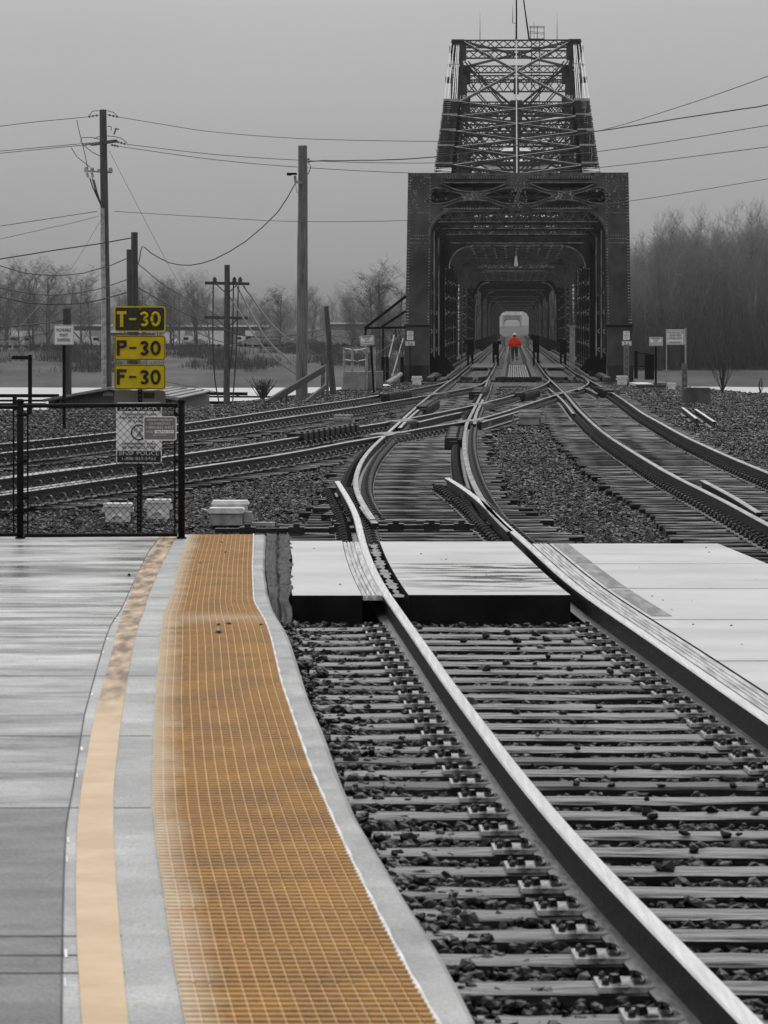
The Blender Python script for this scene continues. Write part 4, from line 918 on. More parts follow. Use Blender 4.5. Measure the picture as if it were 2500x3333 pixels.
# crown: masts, ladder, railed platform
b = MB(); b.tube([(0, 59, 24), (.02, 59, 26), (-.02, 59, 29.5)], [.07, .06, .05], 6); b.build('mast', M['steel_in'], r2)
b = MB(); b.tube([(.98, 59, 24.05), (.66, 59, 26.3), (.38, 59, 28.5)], [.07, .05, .045], 6); b.build('mast', M['steel_in'], r2)
for x, h_ in ((-2.75, 1.55), (3.1, 1.5), (-.27, 1.1)):
    z0 = 24.0 if x != -.27 else 25.3; b = MB().tube([(x, 59, z0), (x, 59, z0 + h_)], [.03, .012], 5).tube([(x, 59, z0 + h_), (x, 59, z0 + h_ * 1.35)], [.01, .005], 4)
    if x == -.27: b.bar((x, 59, z0), (0, 59, z0), .03, .03)
    b.build('antenna', M['steel_in'], r2)
b = MB().box((1.6, 60, 24.12), (1.1, 1.4, .08))
for x in (1.1, 1.6, 2.12):
    for y in (59.4, 60.6): b.bar((x, y, 24.1), (x, y, 25.1), .04, .04)
for y in (59.4, 60.6): b.bar((1.0, y, 25.1), (2.15, y, 25.1), .04, .04); b.bar((1.0, y, 24.7), (2.15, y, 24.6), .03, .03)
b.bar((1.35, 59.4, 24.2), (1.35, 59.4, 25.4), .03, .03); b.build('railed_platform', M['steel_in'], r2)
b = MB()
for x in (1.15, 1.75): b.bar((x, 59.3, 11), (x, 59.3, 24), .05, .05)
for z in np.arange(11, 24, .4): b.bar((1.15, 59.3, z), (1.75, 59.3, z), .03, .03)
b.build('ladder', M['steel_in'], r2)
# --- the seven long fixed spans
r3 = span_root('first of the long dim truss spans beyond the swing span', 326, group='truss spans receding along the river bridge')
truss_span(r3, 83, 9); deck(r3, 83, False)
for k in range(1, 7):
    c = copy_tree(r3); c.location = axis_pt(326 + 84 * k, 0)
    c['label'] = ('second', 'third', 'fourth', 'fifth', 'sixth', 'farthest')[k - 1] + ' long truss span beyond the swing span, counting away from the camera'
# --- the pale bridge far beyond, over the next channel
r4 = thing('distant_bridge', 'pale distant bridge portal framed by the far end of the long black bridge', 'distant bridge', Vector((AX0 + AXS * 1700 - .9, 1700, 0)), BANG)
M['far_br'] = MAT('distant_steel', .16, .24, .6, .3)  # pale steel, with the haze over the distance put into its colour
portal(r4, M['far_br'], M['far_br'], detail=False, zfoot=-1)
truss_span(r4, 60, 5, True, mat='far_dk'); deck(r4, 60, False)
b = MB()
for s in (-1, 1): b.bar((s * WB, 30, 9), (s * WB, 60, 20), .9, .6); b.bar((s * 3, 20, 9), (s * 3, 40, 16), .3, .3)
b.bar((0, 10, HB), (0, 60, 20), .35, .3); b.build('sloping_chord', M['far_br'], r4)
# rails on the deck
trE = thing('railway_track', 'left hand track on the bridge deck, receding through the trusses', 'railway track'); trF = thing('railway_track', 'right hand track on the bridge deck, receding through the trusses', 'railway track')
ends = {-2.755: 'AL2', -1.245: 'AR2', 1.245: 'BL', 2.755: 'BR'}
for t_, c in ((trE, -2.), (trF, 2.)):
    for s in (-.755, .755):
        e = rails[ends[round(c + s, 3)]][-1]
        P = [e, axis_pt(152, c + s), axis_pt(175, c + s)] + [axis_pt(y, c + s) for y in (250, 350, 500, 700, 935)]
        b = sweep(MB(), smooth_pts(P, 6), PROF, PM); b.build('rail', [M['rust'], M['railtop_dk'], M['rust']], t_)
    for s in (-.42, .42):
        b = sweep(MB(), [axis_pt(y, c + s, -.03) for y in (172, 300, 500, 930)], PROF, [0] * 14); b.build('guard_rail', RMATS, t_)
    # U shaped guard rail end facing the camera
    cy = 146.; P = [axis_pt(171, c - .52)] + [axis_pt(152, c - .55)] + [axis_pt(cy + .0 - 3.6 * math.sin(R(a)), c - .55 * math.cos(R(a))) for a in np.linspace(0, 180, 11)] + [axis_pt(152, c + .55), axis_pt(171, c + .52)]
    for p in P: p.z = -.03
    PP = P[0:2] + [p + Vector((0, 0, 0)) for p in P[2:]]; b = MB(); sweep(b, smooth_pts(PP, 1.0), [(-.07, -.17), (-.05, 0), (.05, 0), (.07, -.17)]); b.build('guard_rail', M['iron'], t_)
    q = axis_pt(cy - 3.7, c + (.1 if c < 0 else .3)); MB().box((q.x, q.y, -.08), (.22, .4, .16)).build('rail_stop', M['grey_box'], t_)
    m_ = MB()
    for k in range(6): q = axis_pt(140 - k * .8, c, -.14); m_.box((q.x, q.y, -.17), (1.3, .22, .05)); 
    for k in range(6):
        for dx in (-.45, -.2, .15, .45): q = axis_pt(140 - k * .8, c + dx, 0); m_.box((q.x, q.y, -.12), (.08, .1, .08))
    m_.build('deck_plate', M['iron'], t_)
# crossing boards between the rails on the deck
for k, (c, y0, y1, lb) in enumerate(((-2., 176, 197, 'plank decking between the left bridge rails by the red coated walker'), (2., 176, 197, 'plank decking between the right bridge rails by the dark posts'))):
    b = MB()
    for y in np.arange(y0, y1, .3): q = axis_pt(y, c); b.box((q.x, q.y, -.04), (1.25, .27, .06))
    tag(b.build('deck_boards', M['tie_mid'], None), lb, 'deck boards')
# centre walkway of grating
wk = thing('walkway', 'grated steel walkway running down the middle of the bridge deck', 'walkway')
b = MB()
for x in np.arange(-.42, .43, .105):
    p, q = axis_pt(138.5, x, .02), axis_pt(184, x, .02); b.bar(p, q, .055, .04)
for y in np.arange(138.6, 184, .6): q = axis_pt(y, 0); b.box((q.x, q.y, -.01), (.95, .06, .04))
b.build('grating', M['plate'], wk)
b = MB()
for s in (-.68, .68): b.bar(axis_pt(138.3, s, -.0), axis_pt(200, s, 0), .22, .1)
q = axis_pt(138.2, 0); b.box((q.x, q.y, -.05), (2.0, .25, .16)); b.build('edge_beam', M['iron'], wk)
for s in (-.75, .75): 
    b = MB(); b.bar(axis_pt(200, s, -.02), axis_pt(900, s, -.02), .2, .1); b.build('edge_beam', M['iron'], wk)
# deck edge walk beams and end sill
for s, lb in ((-1, 'timber kerb along the left side of the bridge deck end'), (1, 'timber kerb along the right side of the bridge deck end')):
    b = MB(); b.bar(axis_pt(138.5, s * 3.85, -.08), axis_pt(186, s * 3.95, -.08), .25, .18); b.bar(axis_pt(138.5, s * 3.2, -.12), axis_pt(186, s * 3.3, -.12), .12, .12); tag(b.build('deck_kerb', M['wood_dk']), lb, 'timber kerb')
b = MB()
for k in range(16): q = axis_pt(137.2 - k * .55, 0); b.box((q.x - .3, q.y, -.25), (8.2 if k < 3 else 5.6, .26, .12))
tag(b.build('sill_timbers', M['tie_mid']), 'row of switch timbers across the approach to the bridge portal', 'timbers', kind='stuff')
# dark end posts standing on the deck (gate arms / rail locks)
def deck_post(px, Y, h_, lb, head=1, mat='black'):
    q = A(px, 1070, Y); t_ = thing('deck_post', lb, 'deck post', (q.x, Y, -.2), 0, 'dark paired posts beside the rails on the bridge deck')
    MB().box((-.12, 0, h_ / 2), (.13, .13, h_)).build('post', M[mat], t_); MB().box((.14, .1, h_ / 2), (.15, .13, h_)).build('post', M[mat], t_)
    MB().box((0, .02, h_ * .72), (.36, .08, h_ * .55)).box((head * -.2, 0, h_ - .05), (.3, .2, .22)).build('head_box', M[mat], t_)
deck_post(1530, 196, 1.55, 'dark paired post outside the left bridge rail'); deck_post(1613, 200, 1.5, 'dark paired post left of the person in the red coat', -1)
deck_post(1744, 200, 1.85, 'tall dark paired post right of the person in the red coat'); deck_post(1832, 196, 1.65, 'dark paired post outside the right bridge rail')
for px, lb in ((1639, 'thin grey post beyond the person, on the left'), (1716, 'thin grey post beyond the person, on the right')): deck_post(px, 330, 1.5, lb, mat='grey_box')
# hanging lamp under the overhead bracing
q = axis_pt(207, -.05); t_ = thing('hanging_lamp', 'small pale lamp hanging from the overhead bracing inside the bridge', 'lamp', (q.x, 207, 6.2))
MB().tube([(0, 0, .55), (0, 0, 1.4)], .02, 5).build('stem', M['steel_pale'], t_); MB().lathe((0, 0, 0), [(.10, -.1), (.13, .0), (.08, .3), (.06, .55)], 10).build('lamp_shade', M['white_box'], t_)
# relay cabinet inside the right trusses
q = A(1863, 1190, 178); b = MB().box((0, 0, 1.2), (.28, .4, 2.4), 0, 0, .96); t_ = thing('cabinet', 'tall pale cabinet standing against the trusses inside the bridge, on the right', 'cabinet', (q.x, 178, -.2)); b.build('body', M['grey_box'], t_); MB().box((0, 0, 2.44), (.4, .5, .1)).build('cap', M['grey_box'], t_)
# abutment
b = MB().box((AX0 + AXS * 150, 151, -3.0), (14, 5.5, 5.2)); o = b.build('abutment', M['conc_dk']); tag(o, 'concrete abutment carrying the near end of the bridge', 'abutment')
for Yp in (185.5, 257, 325.5) + tuple(326 + 84 * k for k in range(1, 8)):
    q = axis_pt(Yp, 0); o = MB().box((q.x, Yp, -4.6), (12, 3.4 if Yp != 257 else 9, 7), 0, 0, .9).build('bridge_pier', M['conc']); tag(o, 'concrete pier under the bridge trusses', 'pier', 'concrete piers standing in the river under the trusses')

# ------------------------------------------------------------------ person walking away
def skin(name, verts, edges, radii, mat, parent, root_i=0, sub=2):
    me = bpy.data.meshes.new(name); me.from_pydata(verts, edges, []); o = link(name, me, parent); me.materials.append(mat)
    md = o.modifiers.new('s', 'SKIN'); sv = me.skin_vertices[0].data if me.skin_vertices else None
    if sv is None:
        bm = bmesh.new(); bm.from_mesh(me); bm.verts.layers.skin.verify(); bm.to_mesh(me); bm.free(); sv = me.skin_vertices[0].data
    for i, r_ in enumerate(radii): sv[i].radius = r_ if isinstance(r_, tuple) else (r_, r_); sv[i].use_root = (i == root_i)
    md.use_smooth_shade = True; o.modifiers.new('u', 'SUBSURF').levels = sub; o.modifiers['u'].render_levels = sub; return o
M['jacket'] = MAT('red_jacket', (.95, .04, .002), (1.0, .065, .004), .7, 8, bump=.3, bscale=14)
M['trouser'] = MAT('dark_trousers', .03, .06, .8, 8, bump=.2); M['skin'] = MAT('skin', .22, .26, .6, 8); M['glove'] = MAT('glove', .02, .04, .7, 8)
pp = A(1675, 1176, 208); per = thing('person', 'person in a bright red hooded jacket and hard hat walking away over the bridge', 'person', (pp.x, 208, -.0), 0)
bv = [(0, 0, .96), (-.11, 0, .90), (-.12, .03, .50), (-.12, -.02, .10), (-.12, .12, .05), (.11, 0, .90), (.12, .10, .52), (.15, -.16, .22), (.16, -.10, .12), (0, 0, 1.2), (0, 0, 1.42), (0, .02, 1.52), (0, .03, 1.60), (0, .03, 1.70),
      (-.20, 0, 1.42), (-.29, .0, 1.16), (-.31, .05, .92), (-.31, .06, .84), (.20, 0, 1.42), (.31, -.03, 1.18), (.38, .02, .96), (.39, .04, .88)]
be = [(0, 1), (1, 2), (2, 3), (3, 4), (0, 5), (5, 6), (6, 7), (7, 8), (0, 9), (9, 10), (10, 11), (11, 12), (12, 13), (10, 14), (14, 15), (15, 16), (16, 17), (10, 18), (18, 19), (19, 20), (20, 21)]
brd = [(.16, .11), .10, .075, .05, .04, .10, .075, .05, .04, (.17, .12), (.16, .11), .055, .085, .085, .07, .055, .042, .035, .07, .055, .042, .035]
body = skin('body', bv, be, brd, M['skin'], per)
jv = [(0, 0, .98), (0, 0, 1.1), (0, 0, 1.3), (0, 0, 1.45), (0, .0, 1.52), (-.20, 0, 1.43), (-.31, .0, 1.17), (-.33, .05, .95), (.20, 0, 1.43), (.33, -.03, 1.19), (.41, .02, 1.0), (0, 0, .92)]
skin('jacket', jv, [(0, 1), (1, 2), (2, 3), (3, 4), (3, 5), (5, 6), (6, 7), (3, 8), (8, 9), (9, 10), (0, 11)], [(.29, .21), (.27, .2), (.26, .19), (.21, .16), (.12, .12), .14, .125, .10, .14, .13, .105, (.27, .20)], M['jacket'], per, 2)
skin('hood', [(0, -.12, 1.42), (0, -.13, 1.50), (0, -.05, 1.53)], [(0, 1), (1, 2)], [(.15, .05), (.14, .06), (.11, .07)], M['jacket'], per)
skin('trousers', [(0, 0, .96), (-.12, 0, .86), (-.125, .03, .5), (-.12, -.02, .12), (.12, 0, .86), (.125, .10, .52), (.15, -.15, .25)], [(0, 1), (1, 2), (2, 3), (0, 4), (4, 5), (5, 6)], [(.2, .14), .13, .10, .08, .13, .10, .08], M['trouser'], per)
for nm, P in (('boot', [(-.12, -.05, .06), (-.12, .16, .04)]), ('boot', [(.15, -.20, .19), (.17, -.05, .07)])): skin(nm, P, [(0, 1)], [.06, .05], M['iron'], per)
for sx, hp in ((-1, Vector((-.325, .07, .86))), (1, Vector((.41, .05, .9)))):
    b = MB(); b.tube([hp, hp + Vector((0, .01, -.09))], [.035, .04], 8)
    for k in range(4): q = hp + Vector((0, -.03 + k * .02, -.09)); b.tube([q, q + Vector((-sx * .008, .005, -.035)), q + Vector((-sx * .025, .01, -.062 + abs(k - 1.5) * .008))], [.010, .0095, .008], 6)
    b.tube([hp + Vector((0, .035, -.03)), hp + Vector((-sx * .01, .062, -.07))], [.011, .009], 6); b.build('gloved_hand', M['glove'], per, True)
hd = MB().lathe((0, .03, 1.71), [(.135, -.01), (.142, 0), (.118, .015), (.112, .06), (.085, .105), (.04, .125), (.008, .13)], 16); hd.build('hard_hat', M['white'], per, True)
hb = MB().lathe((0, .02, 1.58), [(.075, -.02), (.098, .04), (.10, .10), (.10, .14)], 12).build('hair', M['iron'], per, True)

# ------------------------------------------------------------------ wires and poles
def wire(pts, label, r=.012, mat='wire', group='wires strung between the poles', name='wire', wob=0, n=6):
    """pts: (px, py, Y)"""
    P = [A(*p) for p in pts]
    P = smooth_pts(P, max(.8, (P[-1] - P[0]).length / 40)) if len(P) > 2 else P
    if wob: P = [p + Vector((0, 0, random.uniform(-wob, wob))) for p in P]
    return tag(MB().tube(P, r, 5).build(name, M[mat]), label, 'wire', group)
def pole(b, top, bot, rt, rb_, n=12):
    P = [Vector(bot) + (Vector(top) - Vector(bot)) * t for t in np.linspace(0, 1, 9)]; b.tube([p + Vector((random.uniform(-.01, .01), 0, 0)) for p in P], [rb_ + (rt - rb_) * t + random.uniform(-.004, .004) for t in np.linspace(0, 1, 9)], n); return b
def insul(b, p, q, k=3, r=.06):
    p, q = Vector(p), Vector(q); d = (q - p).normalized(); b.tube([p, q], .015, 5)
    for i in range(k):
        c = p + (q - p) * ((i + .7) / (k + .6)); b.tube([c - d * .05, c - d * .01, c + d * .04], [r * .4, r, r * .5], 7)
def rel(px, py, Y, o): return A(px, py, Y) - o
# tall distribution pole
Yp = 130; base = A(352, 1262, Yp); base.z = -4.; base.x = A(353, 1300, Yp).x; t1 = thing('utility_pole', 'tallest wooden pole with cross arm, insulators and a pale conduit, at left', 'utility pole', base)
o_ = base; pole(MB(), rel(335, 357, Yp, o_), (0, 0, 0), .145, .21).build('pole', M['wood'], t1)
b = MB(); b.bar(rel(300, 470, Yp + 1, o_), rel(377, 459, Yp - 1, o_), .14, .12); b.build('cross_arm', M['wood_dk'], t1)
for L_ in (((322, 375), (280, 381)), ((349, 373), (392, 382)), ((298, 468), (262, 474)), ((330, 464), (300, 470)), ((378, 461), (415, 470)), ((360, 471), (390, 477))):
    b = MB(); insul(b, rel(*L_[0], Yp, o_), rel(*L_[1], Yp, o_)); b.build('insulator', M['wire_gr'], t1)
b = MB(); b.bar(rel(275, 556, Yp, o_), rel(365, 562, Yp, o_), .06, .06)
for px, hh in ((281, 16), (300, 14), (323, 10), (333, 12), (360, 14)): b.tube([rel(px, 560, Yp, o_), rel(px, 560 - hh, Yp, o_)], [.10, .07], 8)
for px in (283, 299): b.tube([rel(px, 562, Yp, o_), rel(px + 4, 578, Yp, o_)], .05, 6)
b.build('cutout_rack', M['grey_box'], t1)
b = MB()
for q in (((292, 578), (302, 610), (332, 676)), ((300, 580), (310, 618), (332, 676)), ((306, 585), (316, 625), (332, 676))): b.tube([rel(*p, Yp - .2, o_) for p in q], .025, 5)
for q in (((250, 390), (256, 420), (266, 460), (276, 500), (285, 545)), ((232, 480), (250, 510), (294, 545)), ((322, 360), (300, 362), (292, 376)), ((348, 360), (370, 366), (383, 378)), ((306, 452), (330, 441), (370, 444), (395, 450), (415, 466)), ((262, 462), (266, 448), (300, 447), (330, 455)), ((275, 475), (300, 495), (330, 510))): b.tube([rel(*p, Yp, o_) for p in q], .014, 4)
b.build('jumper_wire', M['wire'], t1)
b = MB(); b.tube([rel(333, 677, Yp - .3, o_), rel(337, 905, Yp - .3, o_)], .085, 8).tube([rel(337, 905, Yp - .3, o_), rel(339, 1265, Yp - .3, o_)], .10, 8); b.build('conduit', M['grey_box'], t1)
b = MB(); b.bar(rel(350, 412, Yp, o_), rel(362, 412, Yp, o_), .03, .03).bar(rel(362, 412, Yp, o_), rel(362, 426, Yp, o_), .03, .03).bar(rel(378, 418, Yp, o_), rel(371, 438, Yp, o_), .12, .06).bar(rel(374, 418, Yp, o_), rel(388, 421, Yp, o_), .05, .05); b.build('fuse_bracket', M['wire_gr'], t1)
# paired stub poles
for top, bx_, r0, lb in (((438, 756), 442, .115, 'taller of the two stub poles standing together behind the yellow signs'), ((422, 812), 428, .10, 'shorter stub pole leaning beside the taller stub behind the yellow signs')):
    Yq = 110 if top[0] > 430 else 109.4; bs = A(bx_, 1300, Yq); bs.z = -3; pl_ = pole(MB(), rel(*top, Yq, bs), (0, 0, 0), r0, r0 + .04).build('stub_pole', M['wood']); pl_.location = bs; tag(pl_, lb, 'pole')
# dark post with the square sign in front
bs = A(220, 1300, 100); bs.z = -2; pl_ = pole(MB(), rel(218, 1004, 100, bs), (0, 0, 0), .125, .16).build('stub_pole', M['wood_dk']); pl_.location = bs; tag(pl_, 'short dark pole directly behind the moveable point sign', 'pole')
# lamp post, left
bs = A(98, 1380, 88); bs.z = -.35; t_ = thing('lamp_post', 'short square lamp post with a flat arm reaching left', 'lamp post', bs)
MB().box((0, 0, (2.1 + (1070 - 1155) * 88 / F + .35) / 2), (.10, .10, 2.1 + (1070 - 1155) * 88 / F + .35)).build('post', M['black'], t_); z = 2.1 - 94 * 88 / F + .35; MB().box((-.27, 0, z), (.46, .18, .10), 0, 0, .9).build('lamp_head', M['black'], t_)
# big bare pole with a lamp
Yb = 110; bs = A(982, 1300, Yb); bs.z = -.45; t_ = thing('light_pole', 'thick weathered wooden pole with a small floodlight near its top', 'light pole', bs)
pole(MB(), rel(986, 474, Yb, bs), (0, 0, 0), .155, .205, 14).build('pole', M['wood_lt'], t_)
b = MB(); b.box(rel(950, 566, Yb - .2, bs), (.34, .24, .07)).box(rel(942, 569, Yb - .2, bs), (.16, .2, .05), 0, 0, .7); b.build('lamp_head', M['black'], t_)
b = MB(); b.tube([rel(960, 572, Yb - .2, bs), rel(962, 596, Yb - .2, bs)], .045, 8).bar(rel(960, 592, Yb - .2, bs), rel(984, 594, Yb - .2, bs), .05, .10).tube([rel(962, 596, Yb - .2, bs), rel(966, 626, Yb - .2, bs), rel(972, 628, Yb, bs)], .012, 4); b.build('bracket', M['grey_box'], t_)
b = MB()
for px, py in ((1006, 518), (1006, 527)): b.tube([rel(1001, py, Yb, bs), rel(px + 2, py, Yb, bs)], .03, 6)
b.tube([rel(1004, 532, Yb, bs), rel(1012, 540, Yb, bs), rel(1008, 556, Yb, bs), rel(1002, 568, Yb, bs)], .014, 4); b.build('wire_hook', M['wire'], t_)
# cross-arm pole with cables
Yc = 128; bs = A(738, 1310, Yc); bs.z = -.9; t_ = thing('cable_pole', 'wooden pole with two cross arms and heavy cables sweeping off to the right', 'utility pole', bs)
pole(MB(), rel(739, 862, Yc, bs), (0, 0, 0), .11, .13).build('pole', M['wood'], t_)
for y in (922, 1034): MB().bar(rel(667 if y < 1000 else 666, y - 1, Yc, bs), rel(812 if y < 1000 else 807, y + 2, Yc, bs), .12, .12).build('cross_arm', M['wood_dk'], t_)
for y in (922, 1034): b = MB().bar(rel(739, y + 36, Yc, bs), rel(705, y + 4, Yc, bs), .04, .04).bar(rel(739, y + 36, Yc, bs), rel(773, y + 4, Yc, bs), .04, .04).build('arm_brace', M['wire'], t_)
for px in (699, 763, 782): b = MB(); b.tube([rel(px, 918, Yc, bs), rel(px, 903, Yc, bs)], [.09, .06], 8).tube([rel(px - 5, 910, Yc, bs), rel(px, 902, Yc, bs), rel(px + 6, 912, Yc, bs)], .03, 6); b.build('insulator', M['wire'], t_)
b = MB()
for q in (((694, 925), (693, 1120), (700, 1240), (713, 1310)), ((760, 925), (756, 1120), (748, 1200), (742, 1230)), ((776, 930), (770, 1120), (764, 1220), (757, 1312))): b.tube(smooth_pts([rel(*p, Yc, bs) for p in q], .6), .028, 5)
b.build('drop_cable', M['wire'], t_)
for pts, lb in ((((749, 968, Yc), (841, 1110, Yc - 8), (900, 1172, Yc - 12), (970, 1222, 112)), 'lowest heavy cable from the cross arm pole to the big bare pole'), (((773, 935, Yc), (865, 1098, Yc - 8), (965, 1194, 112)), 'middle heavy cable from the cross arm pole to the big bare pole'), (((793, 932, Yc), (889, 1060, Yc - 6), (965, 1119, 118), (1045, 1162, 116)), 'upper heavy cable from the cross arm pole past the big bare pole')): wire(pts, lb, .034)
# leaning post
Yl = 116; bs = A(1086, 1286, Yl); bs.z = -.4; pl_ = pole(MB(), rel(1062, 997, Yl, bs), (0, 0, 0), .085, .115).build('leaning_post', M['wood']); pl_.location = bs; tag(pl_, 'dark leaning post between the big bare pole and the bridge', 'post')
WR = [([(0, 411, 128), (113, 397, 129), (280, 381, 130)], 'topmost wire left of the tall pole', .013, 0), ([(0, 492, 128), (294, 465, 130)], 'upper of the paired cross arm wires leaving the frame at left', .013, 0), ([(0, 499, 126), (262, 473, 129)], 'lower of the paired cross arm wires leaving the frame at left', .013, 0),
      ([(0, 736, 128), (316, 688, 130)], 'straight wire at mid height on the left of the tall pole', .013, 0), ([(0, 778, 120), (181, 738, 125), (320, 704, 130)], 'thin slightly wavy wire below the straight one left of the tall pole', .010, .02),
      ([(0, 842, 108), (181, 815, 109), (325, 793, 110), (429, 775, 110)], 'rising wire from the left edge to the taller stub pole', .020, .012), ([(0, 865, 100), (81, 888, 102), (181, 897, 104), (271, 888, 106), (352, 867, 108), (411, 842, 109)], 'uppermost of the sagging wires left of the stub poles', .017, .012),
      ([(0, 937, 100), (113, 958, 102), (203, 959, 104), (316, 942, 106), (413, 910, 109)], 'middle of the sagging wires left of the stub poles', .017, 0), ([(0, 966, 100), (90, 985, 102), (203, 991, 104), (307, 980, 106), (416, 951, 109)], 'lowest and heaviest of the sagging wires left of the stub poles', .024, 0),
      ([(0, 1065, 95), (113, 1055, 97), (203, 1044, 100)], 'heavy wire running to the short dark pole from the left edge', .022, 0), ([(0, 1107, 95), (167, 1084, 97)], 'thin wire running to the moveable point sign from the left edge', .011, 0),
      ([(355, 490, 130), (502, 775, 122), (588, 933, 116), (690, 1120, 112)], 'long guy wire slanting down to the right from the tall pole', .010, 0), ([(328, 718, 130), (226, 883, 120), (113, 1010, 110), (0, 1136, 102)], 'guy wire slanting down to the left from the tall pole', .009, 0),
      ([(451, 860, 110), (542, 933, 114), (700, 1023, 122), (760, 1048, 126)], 'upper cable falling right from the stub poles', .016, .008), ([(448, 935, 110), (588, 1014, 116), (700, 1059, 122), (795, 1093, 126), (920, 1095, 122), (1054, 1072, 116)], 'second cable falling right from the stub poles to the leaning post', .022, 0),
      ([(448, 978, 110), (700, 1107, 122), (865, 1133, 124), (965, 1121, 120), (1056, 1089, 116)], 'third cable falling right from the stub poles', .014, 0), ([(540, 1075, 110), (694, 1165, 122), (790, 1178, 124), (900, 1160, 120)], 'lowest thin cable right of the yellow signs', .010, 0),
      ([(242, 1082, 100), (290, 1136, 104), (334, 1170, 112)], 'short cable from the short dark pole to the tall pole', .018, 0), ([(242, 1114, 100), (334, 1206, 112)], 'thin lower cable from the short dark pole to the tall pole', .010, 0), ([(234, 1024, 100), (330, 1029, 120)], 'level wire from the top of the short dark pole to the tall pole', .012, 0),
      ([(538, 1242, 110), (700, 1275, 112), (800, 1292, 112)], 'low wire running past the shed roof', .010, 0),
      ([(392, 382, 130), (550, 408, 134), (700, 430, 138), (1000, 452, 142), (1420, 460, 140), (1700, 452, 130), (1930, 430, 120), (2220, 345, 105), (2500, 248, 90), (2650, 190, 84)], 'topmost wire right of the tall pole, crossing in front of the steel tower', .013, 0),
      ([(415, 470, 130), (700, 503, 134), (985, 522, 136), (1250, 530, 134), (1500, 527, 130), (1930, 495, 120), (2500, 408, 100), (2650, 380, 95)], 'second long wire from the tall pole crossing in front of the tower', .013, 0),
      ([(390, 477, 130), (700, 520, 134), (985, 545, 136), (1330, 563, 134), (1640, 568, 130), (1955, 545, 120), (2500, 478, 100), (2650, 456, 95)], 'third long wire from the tall pole, grazing the top of the portal', .013, 0),
      ([(1006, 530, 110), (1030, 524, 111), (1250, 520, 116), (1420, 510, 116), (1700, 470, 112), (1945, 427, 106), (2500, 342, 94), (2650, 322, 90)], 'twisted service cable from the big bare pole to the right edge', .019, .01),
      ([(372, 688, 130), (700, 708, 134), (960, 721, 136), (1320, 718, 134), (1640, 700, 130), (2045, 655, 120), (2500, 582, 104), (2650, 556, 98)], 'lowest long wire crossing in front of the portal lintel', .011, 0),
      ([(960, 598, 110), (905, 690, 110), (800, 785, 110), (700, 843, 110), (620, 863, 110), (550, 855, 110), (490, 822, 110), (463, 802, 110), (455, 838, 110), (450, 860, 110)], 'deeply sagging cable from the floodlight to the stub poles', .018, .01),
      ([(1000, 1040, 112), (1054, 1016, 115)], 'short thin wire from the big bare pole to the leaning post', .009, 0), ([(1078, 1092, 116), (1130, 1100, 120), (1188, 1098, 126)], 'wire from the leaning post to the steel frame', .012, 0), ([(1078, 1095, 116), (1150, 1160, 124), (1230, 1200, 136), (1300, 1215, 142)], 'slack wire falling from the leaning post towards the bridge', .010, 0),
      ([(1086, 1170, 116), (1115, 1177, 118), (1150, 1176, 122), (1200, 1165, 128), (1260, 1130, 134), (1312, 1080, 142)], 'slack cable between the leaning post and the portal', .014, 0)]
for P_, lb, r_, wb in WR: wire(P_, lb, r_, wob=wb)

# ------------------------------------------------------------------ signs
def sign_plate(root, w_, h_, r_, mat, z, edge_mat=None, y=0, back=.006, name='sign_panel', t=.008, inset=0.0):
    b = MB(); plate_mb(b, rrect(w_, h_, r_), y, y + back, 0, z); o = b.build(name, mat, root)
    if edge_mat: b = MB(); ring_mb(b, w_ - 2 * inset, h_ - 2 * inset, max(r_ - inset, .003), t, y - .004, y, 0, z); b.build('border', edge_mat, o)
    return o
def perf_post(root, h_, mat='black', w_=.05, y=.03):
    b = MB().box((0, y, h_ / 2), (w_, .04, h_))
    o = b.build('post', M[mat], root); d = MB(); 
    for k in range(int(h_ / .05)): d.box((0, y - .0215, .04 + k * .05), (.012, .002, .012))
    d.build('hole', M['sign_grey'], o); return o
Ys = 38.; sc = Ys / F; gb = A(450, 1722, Ys); gb.z = -.27
t_ = thing('speed_sign', 'stack of three yellow and black speed boards, T-30 over P-30 over F-30', 'speed sign', (A(455.5, 1, Ys).x, Ys, gb.z))
def zz(py, Y=Ys): return CZ + (HY - py) * Y / F - gb.z
perf_post(t_, zz(1262), y=.04)
